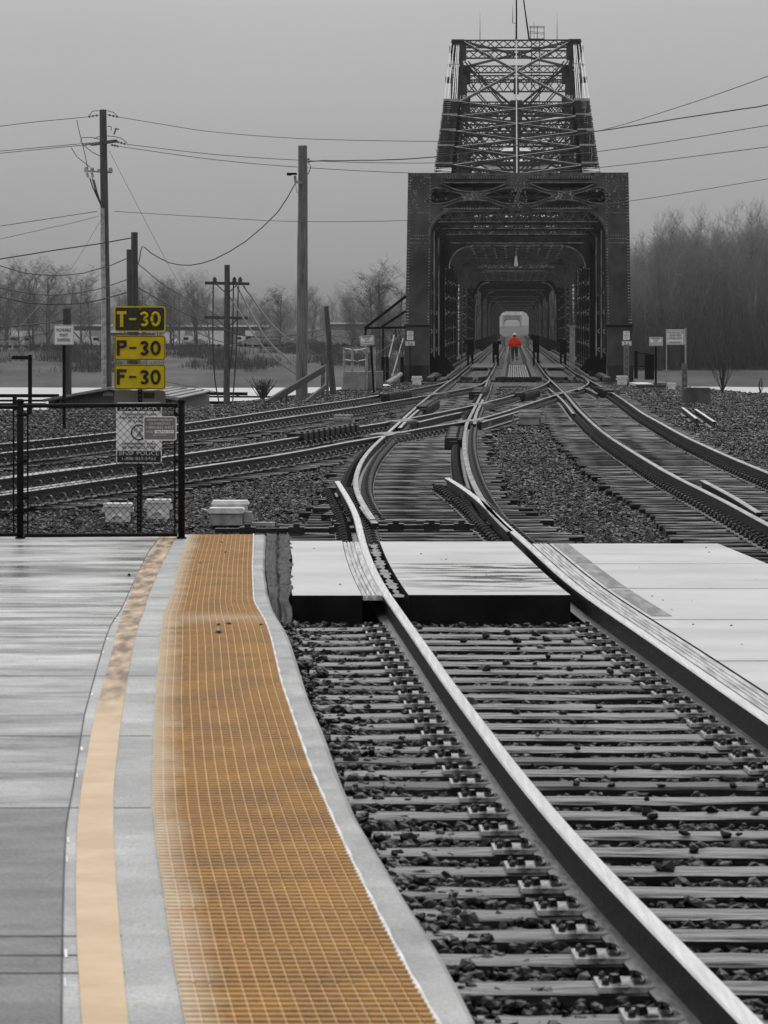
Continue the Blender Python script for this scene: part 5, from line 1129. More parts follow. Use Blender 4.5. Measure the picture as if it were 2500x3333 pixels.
for k, (y0, y1, txt, inv) in enumerate(((997, 1080, 'T-30', True), (1092, 1172, 'P-30', False), (1186, 1267, 'F-30', False))):
    zc = (zz(y0) + zz(y1)) / 2; hh = zz(y0) - zz(y1); ww = 167 * sc
    o = sign_plate(t_, ww, hh, .035, M['sign_blk'] if inv else M['yellow'], zc, M['yellow'] if inv else M['black_ink'], t=.014 if inv else .007, inset=0 if inv else .006); o.name = 'speed_board'
    ink = M['yellow'] if inv else M['black_ink']; lh = hh * .62; b = MB()
    lets = ((txt[0], -.215, .115), ('-', -.085, .085), ('3', .05, .105), ('0', .185, .125))
    for ch_, cx, cw in lets:
        cx *= ww / .605; cw *= ww / .605
        if ch_ == '-': b.box((cx, -.008, zc), (cw, .006, lh * .13))
        elif ch_ in 'TPF':
            # bold block capitals with plain strokes
            L_, Rr, T_, B_ = cx - cw / 2, cx + cw / 2, zc + lh / 2, zc - lh / 2; s_ = .036
            if ch_ == 'T': b.box((cx, -.008, T_ - s_ / 2), (cw, .006, s_)).box((cx, -.009, zc), (s_ * 1.1, .005, lh))
            else:
                b.box((L_ + s_ / 2, -.008, zc), (s_, .006, lh)).box((cx, -.009, T_ - s_ / 2), (cw, .005, s_))
                if ch_ == 'F': b.box((cx - .01, -.0095, zc + .008), (cw * .8, .005, s_))
                else:
                    P_ = [(cx, T_ - s_ / 2)] + [(Rr - .045 + .033 * math.cos(R(a)), T_ - lh * .27 + (lh * .27 - s_ / 2) * math.sin(R(a))) for a in range(90, -91, -18)] + [(cx - .03, T_ - lh * .54 + s_ / 2)]
                    for (xa, za), (xb, zb) in zip(P_, P_[1:]): b.bar((xa, -.0095, za), (xb, -.0095, zb), .005, s_, (0, 0, 1) if abs(xb - xa) > abs(zb - za) else (1, 0, 0))
        else:
            P_ = [(cx + (cw / 2 - .018) * math.cos(R(a)), zc + (lh / 2 - .018) * math.sin(R(a))) for a in range(0, 361, 20)] if ch_ == '0' else \
                 [(cx + (cw / 2 - .018) * math.cos(R(a)), zc + lh * .23 + (lh * .25 - .018) * math.sin(R(a))) for a in range(165, -91, -20)] + [(cx + (cw / 2 - .018) * math.cos(R(a)), zc - lh * .23 + (lh * .27 - .018) * math.sin(R(a))) for a in range(85, -166, -20)]
            b.tube([(x, -.008, z) for x, z in P_], .018, 6)
    b.build('lettering', ink, o)
    bl = MB()
    for dz in (-.4, .4): bl.lathe((-.02 + .02, -.0, zc + dz * hh), [(.008, -.004), (.008, .004)], 8)
    bl.build('bolt', M['yellow'], o)
# grey rounded board and trespass notice on the same kind of post
t_ = thing('notice_sign', 'trespassing notice on a perforated post behind the chain link fence', 'notice sign', (A(452.5, 1, 37).x, 37, gb.z))
def z2(py): return CZ + (HY - py) * 37 / F - gb.z
perf_post(t_, z2(1320), y=.04); ww, hh, zc = 149 * 37 / F, (z2(1310) - z2(1508)), (z2(1310) + z2(1508)) / 2
o = sign_plate(t_, ww, hh, .03, M['white'], zc, M['white'], t=.008)
MB().box((0, -.003, z2(1326)), (ww * .95, .004, hh * .11)).build('black_band', M['black_ink'], o); MB().box((0, -.003, z2(1486)), (ww * .95, .004, hh * .19)).build('black_band', M['black_ink'], o)
H_ = hh
lettering([('DANGER', 0, z2(1327), ww * .82, .052)], o, M['white_ink'], y=-.008)
lettering([('TRESPASSING ON', 0, z2(1348), ww * .74, .026), ('RAILWAY PROPERTY', 0, z2(1359), ww * .84, .026), ('IS ILLEGAL', 0, z2(1370), ww * .46, .026), ('OFFENDERS WILL', 0, z2(1444), ww * .76, .028), ('BE PROSECUTED', 0, z2(1456), ww * .72, .028)], o, M['black_ink'], y=-.006)
lettering([('BNSF POLICE', 0, z2(1475), ww * .86, .046), ('1-800-832-5452', 0, z2(1492), ww * .74, .034)], o, M['white_ink'], y=-.008)
b = MB(); b.tube([(.0 + .085 * math.cos(R(a)), -.006, z2(1407) + .085 * math.sin(R(a))) for a in range(0, 361, 15)], .008, 6); b.bar((-.06, -.006, z2(1407) + .06), (.06, -.006, z2(1407) - .06), .006, .016, (0, 1, 0))
b.bar((.02, -.005, z2(1407) + .03), (-.0, -.005, z2(1407) - .02), .004, .03, (0, 1, 0)); b.bar((0, -.005, z2(1407) - .02), (.03, -.005, z2(1407) - .06), .004, .012, (0, 1, 0)); b.bar((0, -.005, z2(1407) - .02), (-.03, -.005, z2(1407) - .06), .004, .012, (0, 1, 0)); b.lathe((.026, -.005, z2(1407) + .045), [(.012, -.004), (.012, .004)], 8)
b.build('no_walking_symbol', M['black_ink'], o)
t_ = thing('blank_sign', 'plain grey rounded board directly below the F-30 board', 'sign', (A(455, 1, 38.2).x, 38.2, -.27)); o = sign_plate(t_, 167 * 38.2 / F, .30, .035, M['sign_grey'], CZ + (HY - 1312) * 38.2 / F + .27); MB().box((.11, -.004, CZ + (HY - 1287) * 38.2 / F + .27), (.13, .004, .07)).build('sticker', M['black_ink'], o)
MB().box((-.0, .05, .7), (.04, .03, 1.4)).build('post', M['black'], t_)
# moveable point diamond
t_ = thing('track_sign', 'square white sign reading moveable point diamond on a slim post', 'sign', (A(208, 1, 76).x, 76, -.27)); z3 = lambda py: CZ + (HY - py) * 76 / F + .27
MB().box((0, .07, z3(1062) / 2), (.075, .06, z3(1062))).build('post', M['black'], t_); o = sign_plate(t_, 65 * 76 / F, 65 * 76 / F, .02, M['white'], z3(1090), M['grey_ink'], t=.008, inset=.012)
lettering([('MOVEABLE', 0, z3(1074), .35, .075), ('POINT', 0, z3(1090), .19, .075), ('DIAMOND', 0, z3(1106), .30, .075)], o, M['black_ink'])
# bridge end signs
def small_sign(name, label, px, py0, py1, w_px, Y, lines, postpy, post='steel_pale', tilt=0, zb=-.3, ink='black_ink', pw=.07, cat='sign', frame=True):
    x = A(px, 1, Y).x; t_ = thing(name, label, cat, (x, Y, zb)); k = Y / F; zf = lambda py: CZ + (HY - py) * k - zb
    zc = (zf(py0) + zf(py1)) / 2; ww, hh = w_px * k, (py1 - py0) * k; o = sign_plate(t_, ww, hh, .03, M['white'], zc, M[ink] if frame else None, t=.015, inset=.02)
    lettering([(t, 0, zc + hh * cz, ww * w_, hh * h_) for t, cz, w_, h_ in lines], o, M[ink])
    if postpy: b = MB(); b.bar((0 if not tilt else .12, .05, 0), (0, .08, zf(postpy)), pw, .06, (0, 1, 0)); b.build('post', M[post], t_)
    return t_, o
ISC = [('IMPAIRED', .32, .62, .17), ('SIDE', .08, .3, .17), ('CLEARANCE', -.16, .82, .17), ('MUST HOLD NO. ON SIDE', -.39, .9, .1)]
t_, o = small_sign('clearance_sign', 'impaired side clearance sign on a leaning dark post left of the bridge', 1207, 1092, 1124, 46, 118, ISC, 1120, 'black', 1, pw=.08); o.rotation_euler = (0, R(-4), 0); o.location = (-.0, 0, 0)
small_sign('clearance_sign', 'impaired side clearance sign on an upright dark post right of the bridge', 2135, 1097, 1126, 44, 131, ISC, 1124, 'black', pw=.08)
t_, o = small_sign('surveillance_sign', 'large video surveillance sign on two thin posts right of the bridge', 2198, 1072, 1122, 60, 112, [('THIS AREA MAY BE', .30, .84, .13), ('UNDER VIDEO', .11, .68, .13), ('SURVEILLANCE', -.08, .76, .13), ('BNSF RAILWAY', -.34, .68, .11)], None)
for px, mt in ((2170, 'steel_pale'), (2232, 'steel_pale')): x = (px - 2198) * 112 / F; zt = CZ + (HY - 1068) * 112 / F + .3; MB().box((x, .05, zt / 2 if px > 2200 else zt / 2 - .1), (.06 if px > 2200 else .035, .05, zt)).build('post', M[mt], t_)
for px, pxn, lb, lb2, sx in ((1335, 1335, 'danger notice on the left post of the portal', 'mile plate reading 9.6 on the left post of the portal', 0), (2039, 2040, 'danger notice on the right post of the portal', 'mile plate reading 9.6 on the right post of the portal', 1)):
    Yd = 143.2
    small_sign('danger_sign', lb, px, 1077, 1106, 21, Yd, [('DANGER', .38, .84, .14), ('NO', .18, .2, .1), ('TRESPASSING', .02, .9, .12), ('KEEP OFF', -.18, .6, .08), ('THE BRIDGE', -.34, .6, .08)], None, frame=False)
    small_sign('mile_sign', lb2, pxn, 1110, 1125, 31, Yd - .1, [('9.6', 0, .56, .66)], 1124, 'black', zb=-.3, pw=.05)
def shunt(px, y0, y1, w_px, Y, lb, mat='wood', zb=-.35):
    x = A(px, 1, Y).x; k = Y / F; top = CZ + (HY - y0) * k - zb; t_ = thing('shunt_post', lb, 'marker post', (x, Y, zb)); MB().box((0, 0, top / 2), (w_px * k, .12, top)).build('post', M[mat], t_)
    lettering([(c, 0, top - .28 - i * .26, .11, .17) for i, c in enumerate('SHUNT')], t_, M['black_ink'], y=-.065)
shunt(1051, 1162, 1292, 12, 112, 'wooden board reading shunt beside the leaning post', 'wood_lt'); shunt(2228, 1183, 1270, 18, 111.5, 'board reading shunt standing in front of the surveillance sign', 'sign_grey'); shunt(2039, 1121, 1230, 17, 138, 'board reading shunt at the foot of the right portal post', 'sign_grey')
b = MB().box((0, 0, .62), (.10, .1, 1.3)); o = b.build('marker_post', M['wood_lt']); o.location = (A(1066, 1, 112.5).x, 112.5, -.35); tag(o, 'thin pale post right beside the left shunt board', 'post')
# ------------------------------------------------------------------ chain link fence
Yf = 32.3; zf = lambda py: CZ + (HY - py) * Yf / F; xf = lambda px: (px - 1250) * Yf / F
fe = thing('chain_link_fence', 'black chain link fence across the end of the platform', 'fence', (xf(590), Yf, 0)); fx = lambda px: xf(px) - xf(590)
for px in (66, 591): b = MB(); b.tube([(fx(px), 0, 0), (fx(px), 0, zf(1300) - .03)], .034, 12); b.lathe((fx(px), 0, zf(1300) - .03), [(.04, 0), (.04, .02), (.025, .035)], 12); b.lathe((fx(px), 0, 0), [(.05, 0), (.05, .015)], 12); b.build('fence_post', M['black'], fe, True)
for pa, pb in ((-300, 60), (78, 578)):
    for py, r_ in ((1321 if pa > 0 else 1328, .021), (1743, .02)): MB().tube([(fx(pa), 0, zf(py)), (fx(pb), 0, zf(py - 3))], r_, 8).build('fence_rail', M['black'], fe)
for px in (44, 90, 569): MB().tube([(fx(px), .01, zf(1745)), (fx(px), .01, zf(1322))], .009, 6).build('tension_bar', M['black'], fe)
for px in (66, 591):
    for py in (1350, 1500, 1620, 1700): b = MB(); b.tube([(fx(px) + .036 * math.cos(R(a)), .036 * math.sin(R(a)), zf(py)) for a in range(0, 361, 40)], .006, 5); b.box((fx(px) + (.04 if px < 100 else -.04), 0, zf(py)), (.05, .015, .03)); b.build('clamp', M['black'], fe)
b = MB(); pit = .073
for pa, pb in ((-300, 44), (90, 569)):
    x0, x1, z0, z1 = fx(pa), fx(pb), zf(1741), zf(1323)
    k = x0 - (z1 - z0)
    while k < x1:
        a, c = max(x0, k), min(x1, k + z1 - z0)
        if c > a:
            b.tube([(a, .012, z0 + a - k), (c, .012, z0 + c - k)], .0026, 3, cap=False); b.tube([(a, .016, z1 - (a - k)), (c, .016, z1 - (c - k))], .0026, 3, cap=False)
        k += pit
b.build('wire_mesh', M['black'], fe)
t_ = thing('emergency_sign', 'small grey report problem plate hung on the fence beside its right post', 'sign', (xf(522), Yf - .05, zf(1394))); ww, hh = 107 * Yf / F, 78 * Yf / F
o = sign_plate(t_, ww, hh, .025, M['sign_grey'], 0, M['white'], t=.007)
lettering([('REPORT PROBLEM', 0, .085, ww * .76, .02), ('OR EMERGENCY', 0, .048, ww * .64, .02), ('1-800-832-5452', 0, .012, ww * .82, .024), ('X-ING', -.105, -.032, .07, .022)], o, M['white_ink'], y=-.006)
MB().box((.042, -.004, -.032), (.19, .004, .032)).build('number_panel', M['white'], o); lettering([('967511H', .042, -.032, .165, .023)], o, M['black_ink'], y=-.009); lettering([('BNSF RAILWAY', 0, -.066, ww * .4, .012)], o, M['white_ink'], y=-.006)
# ------------------------------------------------------------------ trackside boxes and machines
def machine(px, py, sc_, lb, rz=0, mats=('white_box', 'grey_box')):
    c = W(px, py, -.27); t_ = thing('switch_machine', lb, 'switch machine', c, rz); s_ = sc_
    MB().box((0, 0, .2 * s_), (.62 * s_, .45 * s_, .30 * s_)).build('housing', M[mats[1]], t_)
    b = MB(); plate_mb(b, rrect(.70 * s_, .10 * s_, .03), -.27 * s_, .27 * s_, 0, .33 * s_); b.build('lid', M[mats[0]], t_)
    b = MB().box((.05 * s_, .42 * s_, .22 * s_), (.66 * s_, .32 * s_, .44 * s_)).box((.05 * s_, .42 * s_, .46 * s_), (.74 * s_, .4 * s_, .07 * s_), 0, 0, .9); b.build('motor_cover', M[mats[0]], t_)
    MB().box((.62 * s_, 0, .06 * s_), (.62 * s_, .12, .07 * s_)).build('throw_rod', M['grey_box'], t_); b = MB().tube([(-.42 * s_, 0, .05), (-.5 * s_, 0, .2 * s_), (-.46 * s_, 0, .34 * s_), (-.38 * s_, 0, .3 * s_)], .04 * s_, 8).box((.42 * s_, 0, .2 * s_), (.14 * s_, .3 * s_, .2 * s_)); b.build('crank_arm', M['grey_box'], t_)
    return t_
machine(738, 1716, .62, 'low grey switch machine just beyond the end of the platform'); machine(1113, 1392, .62, 'grey switch machine between the two left hand crossing tracks', mats=('grey_box', 'conc')); machine(1722, 1387, .78, 'switch machine with a long rod in the middle gravel between the tracks', mats=('grey_box', 'conc'))
def jbox(px, py, Y, w_, h_, lb, zb=-.3, mat='white_box'):
    x = A(px, 1, Y).x; t_ = thing('junction_box', lb, 'junction box', (x, Y, zb)); MB().box((0, 0, h_ / 2), (w_ * .86, w_ * .6, h_)).build('body', M[mat], t_)
    b = MB(); plate_mb(b, rrect(w_ * 1.02, h_ * .2, h_ * .06), -w_ * .34, w_ * .34, 0, h_ * 1.0); b.build('lid', M['white'], t_)
    b = MB().box((-w_ * .5, 0, h_ * .7), (w_ * .14, .08, h_ * .25)).box((w_ * .5, 0, h_ * .7), (w_ * .14, .08, h_ * .25)); b.tube([(w_ * .2 * math.cos(R(a)), -w_ * .32, h_ * .1 + h_ * .3 * math.sin(R(a))) for a in range(0, 181, 30)], .02, 6); b.build('hinge', M['white_box'], t_); return t_
jbox(384, 1, 38.5, .33, .2, 'left of two white moulded boxes lying behind the fence', -.2); jbox(515, 1, 38.8, .30, .21, 'right of two white moulded boxes lying behind the fence', -.18)
jbox(1357, 1, 135, .42, .34, 'white box at the foot of the left portal post', -.26); jbox(2025, 1, 135, .46, .36, 'white tub at the foot of the right portal post', -.26); jbox(2186, 1, 126, .32, .26, 'small white box by the right clearance sign', -.3)
# rail off-cuts, concrete block, pads
for k, (pa, pb) in enumerate((((2222, 1326), (2268, 1362)), ((2264, 1331), (2326, 1372)))):
    b = MB(); sweep(b, [W(*pa, -.08), W(*pb, -.08)], PROF, PM); tag(b.build('rail_offcut', RMATS), ('left', 'right')[k] + ' of the two short rail pieces lying in the gravel at right', 'rail piece', 'short rail pieces lying in the gravel')
c = W(2268, 1316, -.3); b = MB().box((0, 0, .24), (.82, .8, .58), 0, 0, .96); b.tube([(-.41, -.38, .0), (-.41, -.38, .5)], .05, 6); o = b.build('concrete_block', M['conc_dk']); o.location = c; tag(o, 'blocky stained concrete block in front of the surveillance sign', 'concrete block')
gt = thing('gate', 'small dark gate with one solid leaf beside the right portal post', 'gate', (A(2070, 1, 134).x, 134, -.35)); MB().box((0, 0, .95), (.14, .14, 1.15)).box((.56, .0, .86), (.38, .1, 1.05), .25).build('gate_leaf', M['black'], gt); MB().tube([(0, 0, 1.45), (.6, 0, 1.4)], .02, 6).tube([(0, 0, .9), (.6, 0, .86)], .02, 6).build('gate_rail', M['black'], gt)
b = MB().box((0, 0, 0), (.7, 3.5, .1)); o = b.build('concrete_pad', M['white_box']); o.location = (A(2100, 1, 130).x, 132, -.17); tag(o, 'pale wet slab at the foot of the small gate', 'slab'); b = MB().box((0, 0, 0), (1.2, .3, .16)); o = b.build('timber_baulk', M['wood_dk']); o.location = (A(2125, 1, 128).x, 129, -.22); tag(o, 'dark timber baulk lying in front of the pale slab', 'timber')
# concrete pit with pipes, left of the bridge
Yq = 124; px2 = lambda px: (px - 1150) * Yq / F
pit_ = thing('concrete_pit', 'pale concrete box with upright pipes and white railings left of the portal', 'concrete box', (A(1150, 1, Yq).x, Yq, -1.2)); MB().box((0, .4, .9), (.86, .8, 1.5), .1).box((.75, 1.2, 1.0), (.8, .7, 1.3)).build('box_wall', M['conc'], pit_)
for px in (1120, 1147, 1193, 1219): MB().tube([(px2(px), .1, .8), (px2(px), .1, CZ + (HY - 1130) * Yq / F + 1.2)], .05, 8).build('upright_pipe', M['grey_box'], pit_)
for z in (1134, 1170):
    z_ = CZ + (HY - z) * Yq / F + 1.2; MB().tube([(px2(1120), .1, z_), (px2(1160), .1, z_ - .07), (px2(1193), .1, z_)], .025, 6).build('rail', M['white'], pit_)
# steel frame left of portal
Yg = 142; fr = thing('steel_frame', 'dark slanting steel frame and hanging cables fixed to the left of the portal', 'steel frame', (A(1320, 1, Yg).x, Yg, -.5)); g = lambda px, py: ((px - 1320) * Yg / F, 0, CZ + (HY - py) * Yg / F + .5)
b = MB().bar(g(1188, 1068), g(1322, 964), .10, .12).bar(g(1240, 1066), g(1322, 1012), .10, .10).bar(g(1186, 1068), g(1318, 1066), .12, .1).bar(g(1190, 1068), g(1190, 1092), .1, .1).bar(g(1247, 1070), g(1247, 1160), .07, .07); b.build('frame_bar', M['black'], fr)
b = MB()
for q in (((1285, 1072), (1296, 1120), (1312, 1150)), ((1288, 1072), (1294, 1110), (1298, 1185)), ((1296, 1072), (1305, 1110), (1312, 1160))): b.tube(smooth_pts([Vector(g(*p)) for p in q], .5), .03, 5)
b.build('hanging_cable', M['wire'], fr)
b = MB()
for q in (((1283, 1090), (1276, 1120), (1264, 1170)), ((1312, 1100), (1298, 1150), (1276, 1225))): b.tube(smooth_pts([Vector(g(*p)) for p in q], .4), .03, 5)
b.build('pale_rope', M['white'], fr)
for px, lb in ((1247, 'left one of three dark gate posts beside the left portal post'), (1260, 'middle one of three dark gate posts beside the left portal post'), (1309, 'dark gate post right against the left portal post')):
    o = MB().box((0, 0, .55), (.16, .12, 1.35)).build('gate_post', M['black']); o.location = (A(px, 1, 141).x, 141, -.35); tag(o, lb, 'gate post', 'dark gate posts left of the portal')
o = MB().tube([(0, 0, 0), (.45, 1.5, .25), (.6, 3, .35)], [.11, .09, .09], 10).build('plastic_pipe', M['conc']); o.location = (A(1258, 1, 132).x, 132, -.15); tag(o, 'pale fat pipe lying on the gravel left of the portal', 'pipe')
o = MB().lathe((0, 0, 0), [(.3, 0), (.34, .08), (.2, .12)], 12).build('drain_cover', M['white_box']); o.location = (A(1245, 1, 131).x, 131, -.28); tag(o, 'low white lid beside the fat pipe', 'lid')
# black signal arm posts near bridge left, deck stairs beam
b = MB()
st_ = lambda px, py, Y=104: A(px, py, Y)
b.bar(st_(865, 1315), st_(1055, 1200, 110), .10, .22); b.bar(st_(985, 1320), st_(1060, 1258, 110), .08, .16); b.bar(st_(915, 1312), st_(915, 1290), .08, .08); b.bar(st_(933, 1312), st_(933, 1285), .08, .08)
tag(b.build('sloping_beam', M['wood_dk']), 'dark sloping beams rising from the bank behind the big bare pole', 'beam')
fe2 = thing('rail_fence', 'dark low timber rail fence along the water left of the shed', 'fence', (A(0, 1, 97).x, 97, -1.5)); g2 = lambda px, py: ((px) * 97 / F, 0, CZ + (HY - py) * 97 / F + 1.5)
for ya, w_ in ((1288, .10), (1304, .06), (1319, .13)): MB().bar(g2(-300, ya), g2(190 if ya < 1300 else 150, ya), .08, w_).build('rail', M['black'], fe2)
for px in (48, 186, -120): MB().bar(g2(px, 1283), g2(px, 1345), .12, .12).build('post', M['black'], fe2)
fe3 = thing('rail_fence', 'dark low rail fence by the water around the cross arm pole', 'fence', (A(660, 1, 131).x, 131, -1.5)); g3 = lambda px, py: ((px - 660) * 131 / F, 0, CZ + (HY - py) * 131 / F + 1.5)
for xa, xb, ya, w_ in ((664, 806, 1281, .13), (655, 965, 1291, .07), (655, 960, 1311, .13)): MB().bar(g3(xa, ya), g3(xb, ya + 1), .08, w_).build('rail', M['black'], fe3)
MB().bar(g3(778, 1305), g3(778, 1315), .4, .12).build('post', M['black'], fe3)
# shed
Yh = 97; k = Yh / F; sh_ = thing('shed', 'low grey boarded shed with a shallow gable roof beyond the tracks', 'shed', (A(363, 1, Yh).x, Yh, -1.7)); gx_ = lambda px: (px - 363) * k; gz_ = lambda py: CZ + (HY - py) * k + 1.7
L_, R_, Rt = gx_(158), gx_(560), gx_(652)
b = MB(); P_ = [(L_, 0), (R_, 0), (R_, gz_(1296)), (0, gz_(1266)), (L_, gz_(1300))]
n = 5; b.add([(x, 0, z) for x, z in P_] + [(x + .8, 6, z) for x, z in P_], [(0, 1, 2, 3, 4), (9, 8, 7, 6, 5), (0, 5, 6, 1), (1, 6, 7, 2), (0, 4, 9, 5)])
for i in range(26): x = L_ + (R_ - L_) * (i + .5) / 26; zt_ = gz_(1300) + (gz_(1266) - gz_(1300)) * (1 - abs(x) / (abs(L_) if x < 0 else R_)) - .05; b.box((x, -.012, zt_ / 2), (.025, .02, zt_))
b.build('wall', M['shed'], sh_); b = MB(); b.bar((L_ - .1, 3, gz_(1301)), (0, 3, gz_(1264)), 7, .05, (0, 0, 1)); 
b.add([(0, -.4, gz_(1262)), (R_ + .25, -.4, gz_(1297)), (gx_(658), 5.5, gz_(1286)), (gx_(440), 5.5, gz_(1258))], [(0, 1, 2, 3)]); b.add([(L_ - .12, -.4, gz_(1302)), (0, -.4, gz_(1262)), (gx_(440), 5.5, gz_(1258)), (L_ + .7, 5.5, gz_(1293))], [(0, 1, 2, 3)])
for t in np.linspace(.08, 1, 8): a = Vector((0, -.42, gz_(1262))).lerp(Vector((R_ + .25, -.42, gz_(1297))), t); c = Vector((gx_(440), 5.5, gz_(1258))).lerp(Vector((gx_(658), 5.5, gz_(1286))), t); b.bar(a + Vector((0, 0, .02)), c + Vector((0, 0, .02)), .03, .03)
b.build('roof', M['roof'], sh_); b = MB(); b.bar((L_ - .12, -.42, gz_(1303)), (0, -.42, gz_(1263)), .04, .09); b.bar((0, -.42, gz_(1263)), (R_ + .25, -.42, gz_(1298)), .04, .09); b.build('fascia', M['grey_box'], sh_)
b = MB(); b.add([(-.25, -.03, gz_(1289)), (.05, -.03, gz_(1289)), (.05, -.03, gz_(1278)), (-.1, -.03, gz_(1273)), (-.25, -.03, gz_(1279))], [(0, 1, 2, 3, 4)]); b.build('vent', M['white_box'], sh_)

# ------------------------------------------------------------------ trees
def tree_mesh(name, h_, seed, mat, spread=.5, lean=.0, dens=1.0, trunks=1, low=.25):
    rr = random.Random(seed); V, Fq = [], []
    def seg(p, q, r1, r2, n):
        d = (q - p); L_ = d.length
        if L_ < 1e-5: return
        d /= L_; a = d.cross(Vector((0, 0, 1)) if abs(d.z) < .95 else Vector((1, 0, 0))).normalized(); c = a.cross(d); o = len(V)
        for (pt, r_) in ((p, r1), (q, r2)):
            for k in range(n): t = 2 * math.pi * k / n; V.append(pt + (a * math.cos(t) + c * math.sin(t)) * r_)
        for k in range(n): Fq.append((o + k, o + (k + 1) % n, o + n + (k + 1) % n, o + n + k))
    def grow(p, d, L_, r_, lv):
        n = 5 if lv == 0 else 4 if lv < 2 else 3; steps = 7 if lv == 0 else 4 if lv == 1 else 3; q = p
        for i in range(steps):
            d = (d + Vector((rr.uniform(-1, 1), rr.uniform(-1, 1), rr.uniform(-.3, .8))) * (.05 if lv == 0 else .16)).normalized()
            nq = q + d * (L_ / steps); t0, t1_ = i / steps, (i + 1) / steps
            rn = r_ * (1 - .72 * t1_); seg(q, nq, r_ * (1 - .72 * t0), rn, n); q = nq
            if lv < 4 and (lv > 0 or t1_ > low):
                for _ in range(int(round((2.4 if lv == 0 else 2.0 if lv < 3 else 1.6) * dens + rr.uniform(-.4, .5)))):
                    az = rr.uniform(0, 6.283); up = rr.uniform(.5, 1.25) if lv == 0 else rr.uniform(.35, 1.1)
                    sd_ = Vector((math.cos(az), math.sin(az), 0)); nd = (d * up + sd_ * (spread + .35 * lv * .6) + Vector((0, 0, .22))).normalized()
                    grow(q - d * rr.uniform(0, L_ / steps), nd, L_ * rr.uniform(.34, .60) * (1 if lv else (1.15 - .5 * t1_)), max(rn * rr.uniform(.4, .6), .012), lv + 1)
    for t in range(trunks):
        grow(Vector((rr.uniform(-.5, .5) * (trunks > 1), rr.uniform(-.3, .3) * (trunks > 1), -.3)), Vector((lean + rr.uniform(-.12, .12), rr.uniform(-.06, .06), 1)).normalized(), h_ * rr.uniform(.85, 1), h_ * .012 + .03, 0)
    return npmesh(name, [tuple(v) for v in V], Fq, mat)
TR = [tree_mesh('bare_tree', 14, 11, M['bark'], 1.0, trunks=2, dens=.85), tree_mesh('bare_tree', 14, 12, M['bark'], .8, .1, .85), tree_mesh('bare_tree', 14, 13, M['bark'], 1.2, -.05, .9), tree_mesh('bare_tree', 14, 14, M['bark'], .7, 0, .8, 3)]
TD = [tree_mesh('bare_tree', 18, 31, M['bark_dk'], .32, 0, .85), tree_mesh('bare_tree', 18, 32, M['bark_dk'], .4, .05, .9), tree_mesh('bare_tree', 18, 33, M['bark_dk'], .28, -.05, .9)]
def put_tree(me, px, pytop, Y, nominal, label, group, rz=0):
    x = (px - 1250) * Y / F; gz = float(ground_z(np.array([x]), np.array([float(Y)]))[0]); top = CZ + (HY - pytop) * Y / F; s_ = (top - gz) / nominal / 1.05
    o = link('bare_tree', me); o.location = (x, Y, gz); o.rotation_euler = (0, 0, rz); o.scale = (s_ * random.uniform(.85, 1.05),) * 2 + (s_,); return tag(o, label, 'tree', group)
G1 = 'bare trees along the far left bank'
for i, (px, pt, Y, k, lb) in enumerate(((-40, 870, 470, 0, 'bare tree cut by the left edge of the picture'), (62, 900, 480, 2, 'bare tree near the left edge, left of the lamp post'), (105, 862, 500, 3, 'tall bare twin trunked tree above the lamp post'), (160, 858, 490, 0, 'tall bare tree left of the moveable point sign'), (212, 872, 500, 1, 'bare tree rising behind the moveable point sign'), (262, 866, 480, 2, 'slanting bare tree between the sign and the tallest pole'),
      (300, 900, 520, 1, 'bare tree close to the left side of the tallest pole'), (20, 880, 520, 3, 'thin bare tree near the left edge'), (520, 905, 500, 0, 'bare tree right of the yellow speed boards'), (585, 912, 500, 2, 'wide bare tree between the speed boards and cross arm pole'), (640, 905, 510, 3, 'slender bare tree left of the cross arm pole'), (685, 930, 530, 1, 'bare tree directly behind the cross arm pole'),
      (850, 945, 520, 2, 'bare tree between the cross arm pole and the big bare pole'), (910, 932, 500, 0, 'wide bare tree left of the big bare pole'), (1272, 845, 300, 1, 'tall bare tree right against the bridge'), (1225, 880, 310, 0, 'bare tree left of the one against the bridge'), (410, 925, 480, 1, 'bare tree just right of the tallest pole'), (470, 915, 500, 3, 'bare tree partly behind the yellow speed boards'), (-5, 885, 460, 2, 'bare tree at the very left edge'), (560, 925, 540, 3, 'thin bare tree right of the speed boards'), (1010, 960, 520, 1, 'bare tree just right of the big bare pole'), (1150, 985, 480, 3, 'small bare tree behind the leaning post'), (1300, 870, 330, 2, 'bare tree half hidden behind the portal'))):
    o = put_tree(TR[k % 4], px, pt, Y if Y > 360 else 372, 14, lb, G1, random.uniform(0, 6))
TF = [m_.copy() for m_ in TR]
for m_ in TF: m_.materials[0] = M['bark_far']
for i in range(100):
    px = -250 + i * 16.5 + random.uniform(-10, 10)
    if 1330 < px < 2000: continue
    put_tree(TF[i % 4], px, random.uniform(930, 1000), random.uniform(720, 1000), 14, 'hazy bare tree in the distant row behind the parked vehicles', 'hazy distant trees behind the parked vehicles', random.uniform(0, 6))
for i in range(150):
    row = i % 5; Y = 425 + row * 11 + random.uniform(-4, 4); px = 1985 + (i // 5) * 26 + random.uniform(-12, 12)
    t = max(0, min(1, (px - 2000) / 150)); top = 905 - 100 * t - 25 * max(0, min(1, (px - 2150) / 350)) + random.uniform(-22, 50) + 14 * math.sin(px * .03) + (30 if row == 0 else 0)
    if i == 66: px, top = 2150, 742
    put_tree(TD[i % 3], px, top, Y, 18, 'bare tree in the dense wood on the right bank' if i != 66 else 'tallest bare tree standing above the wood on the right bank', 'bare trees of the dense wood right of the bridge', random.uniform(0, 6))
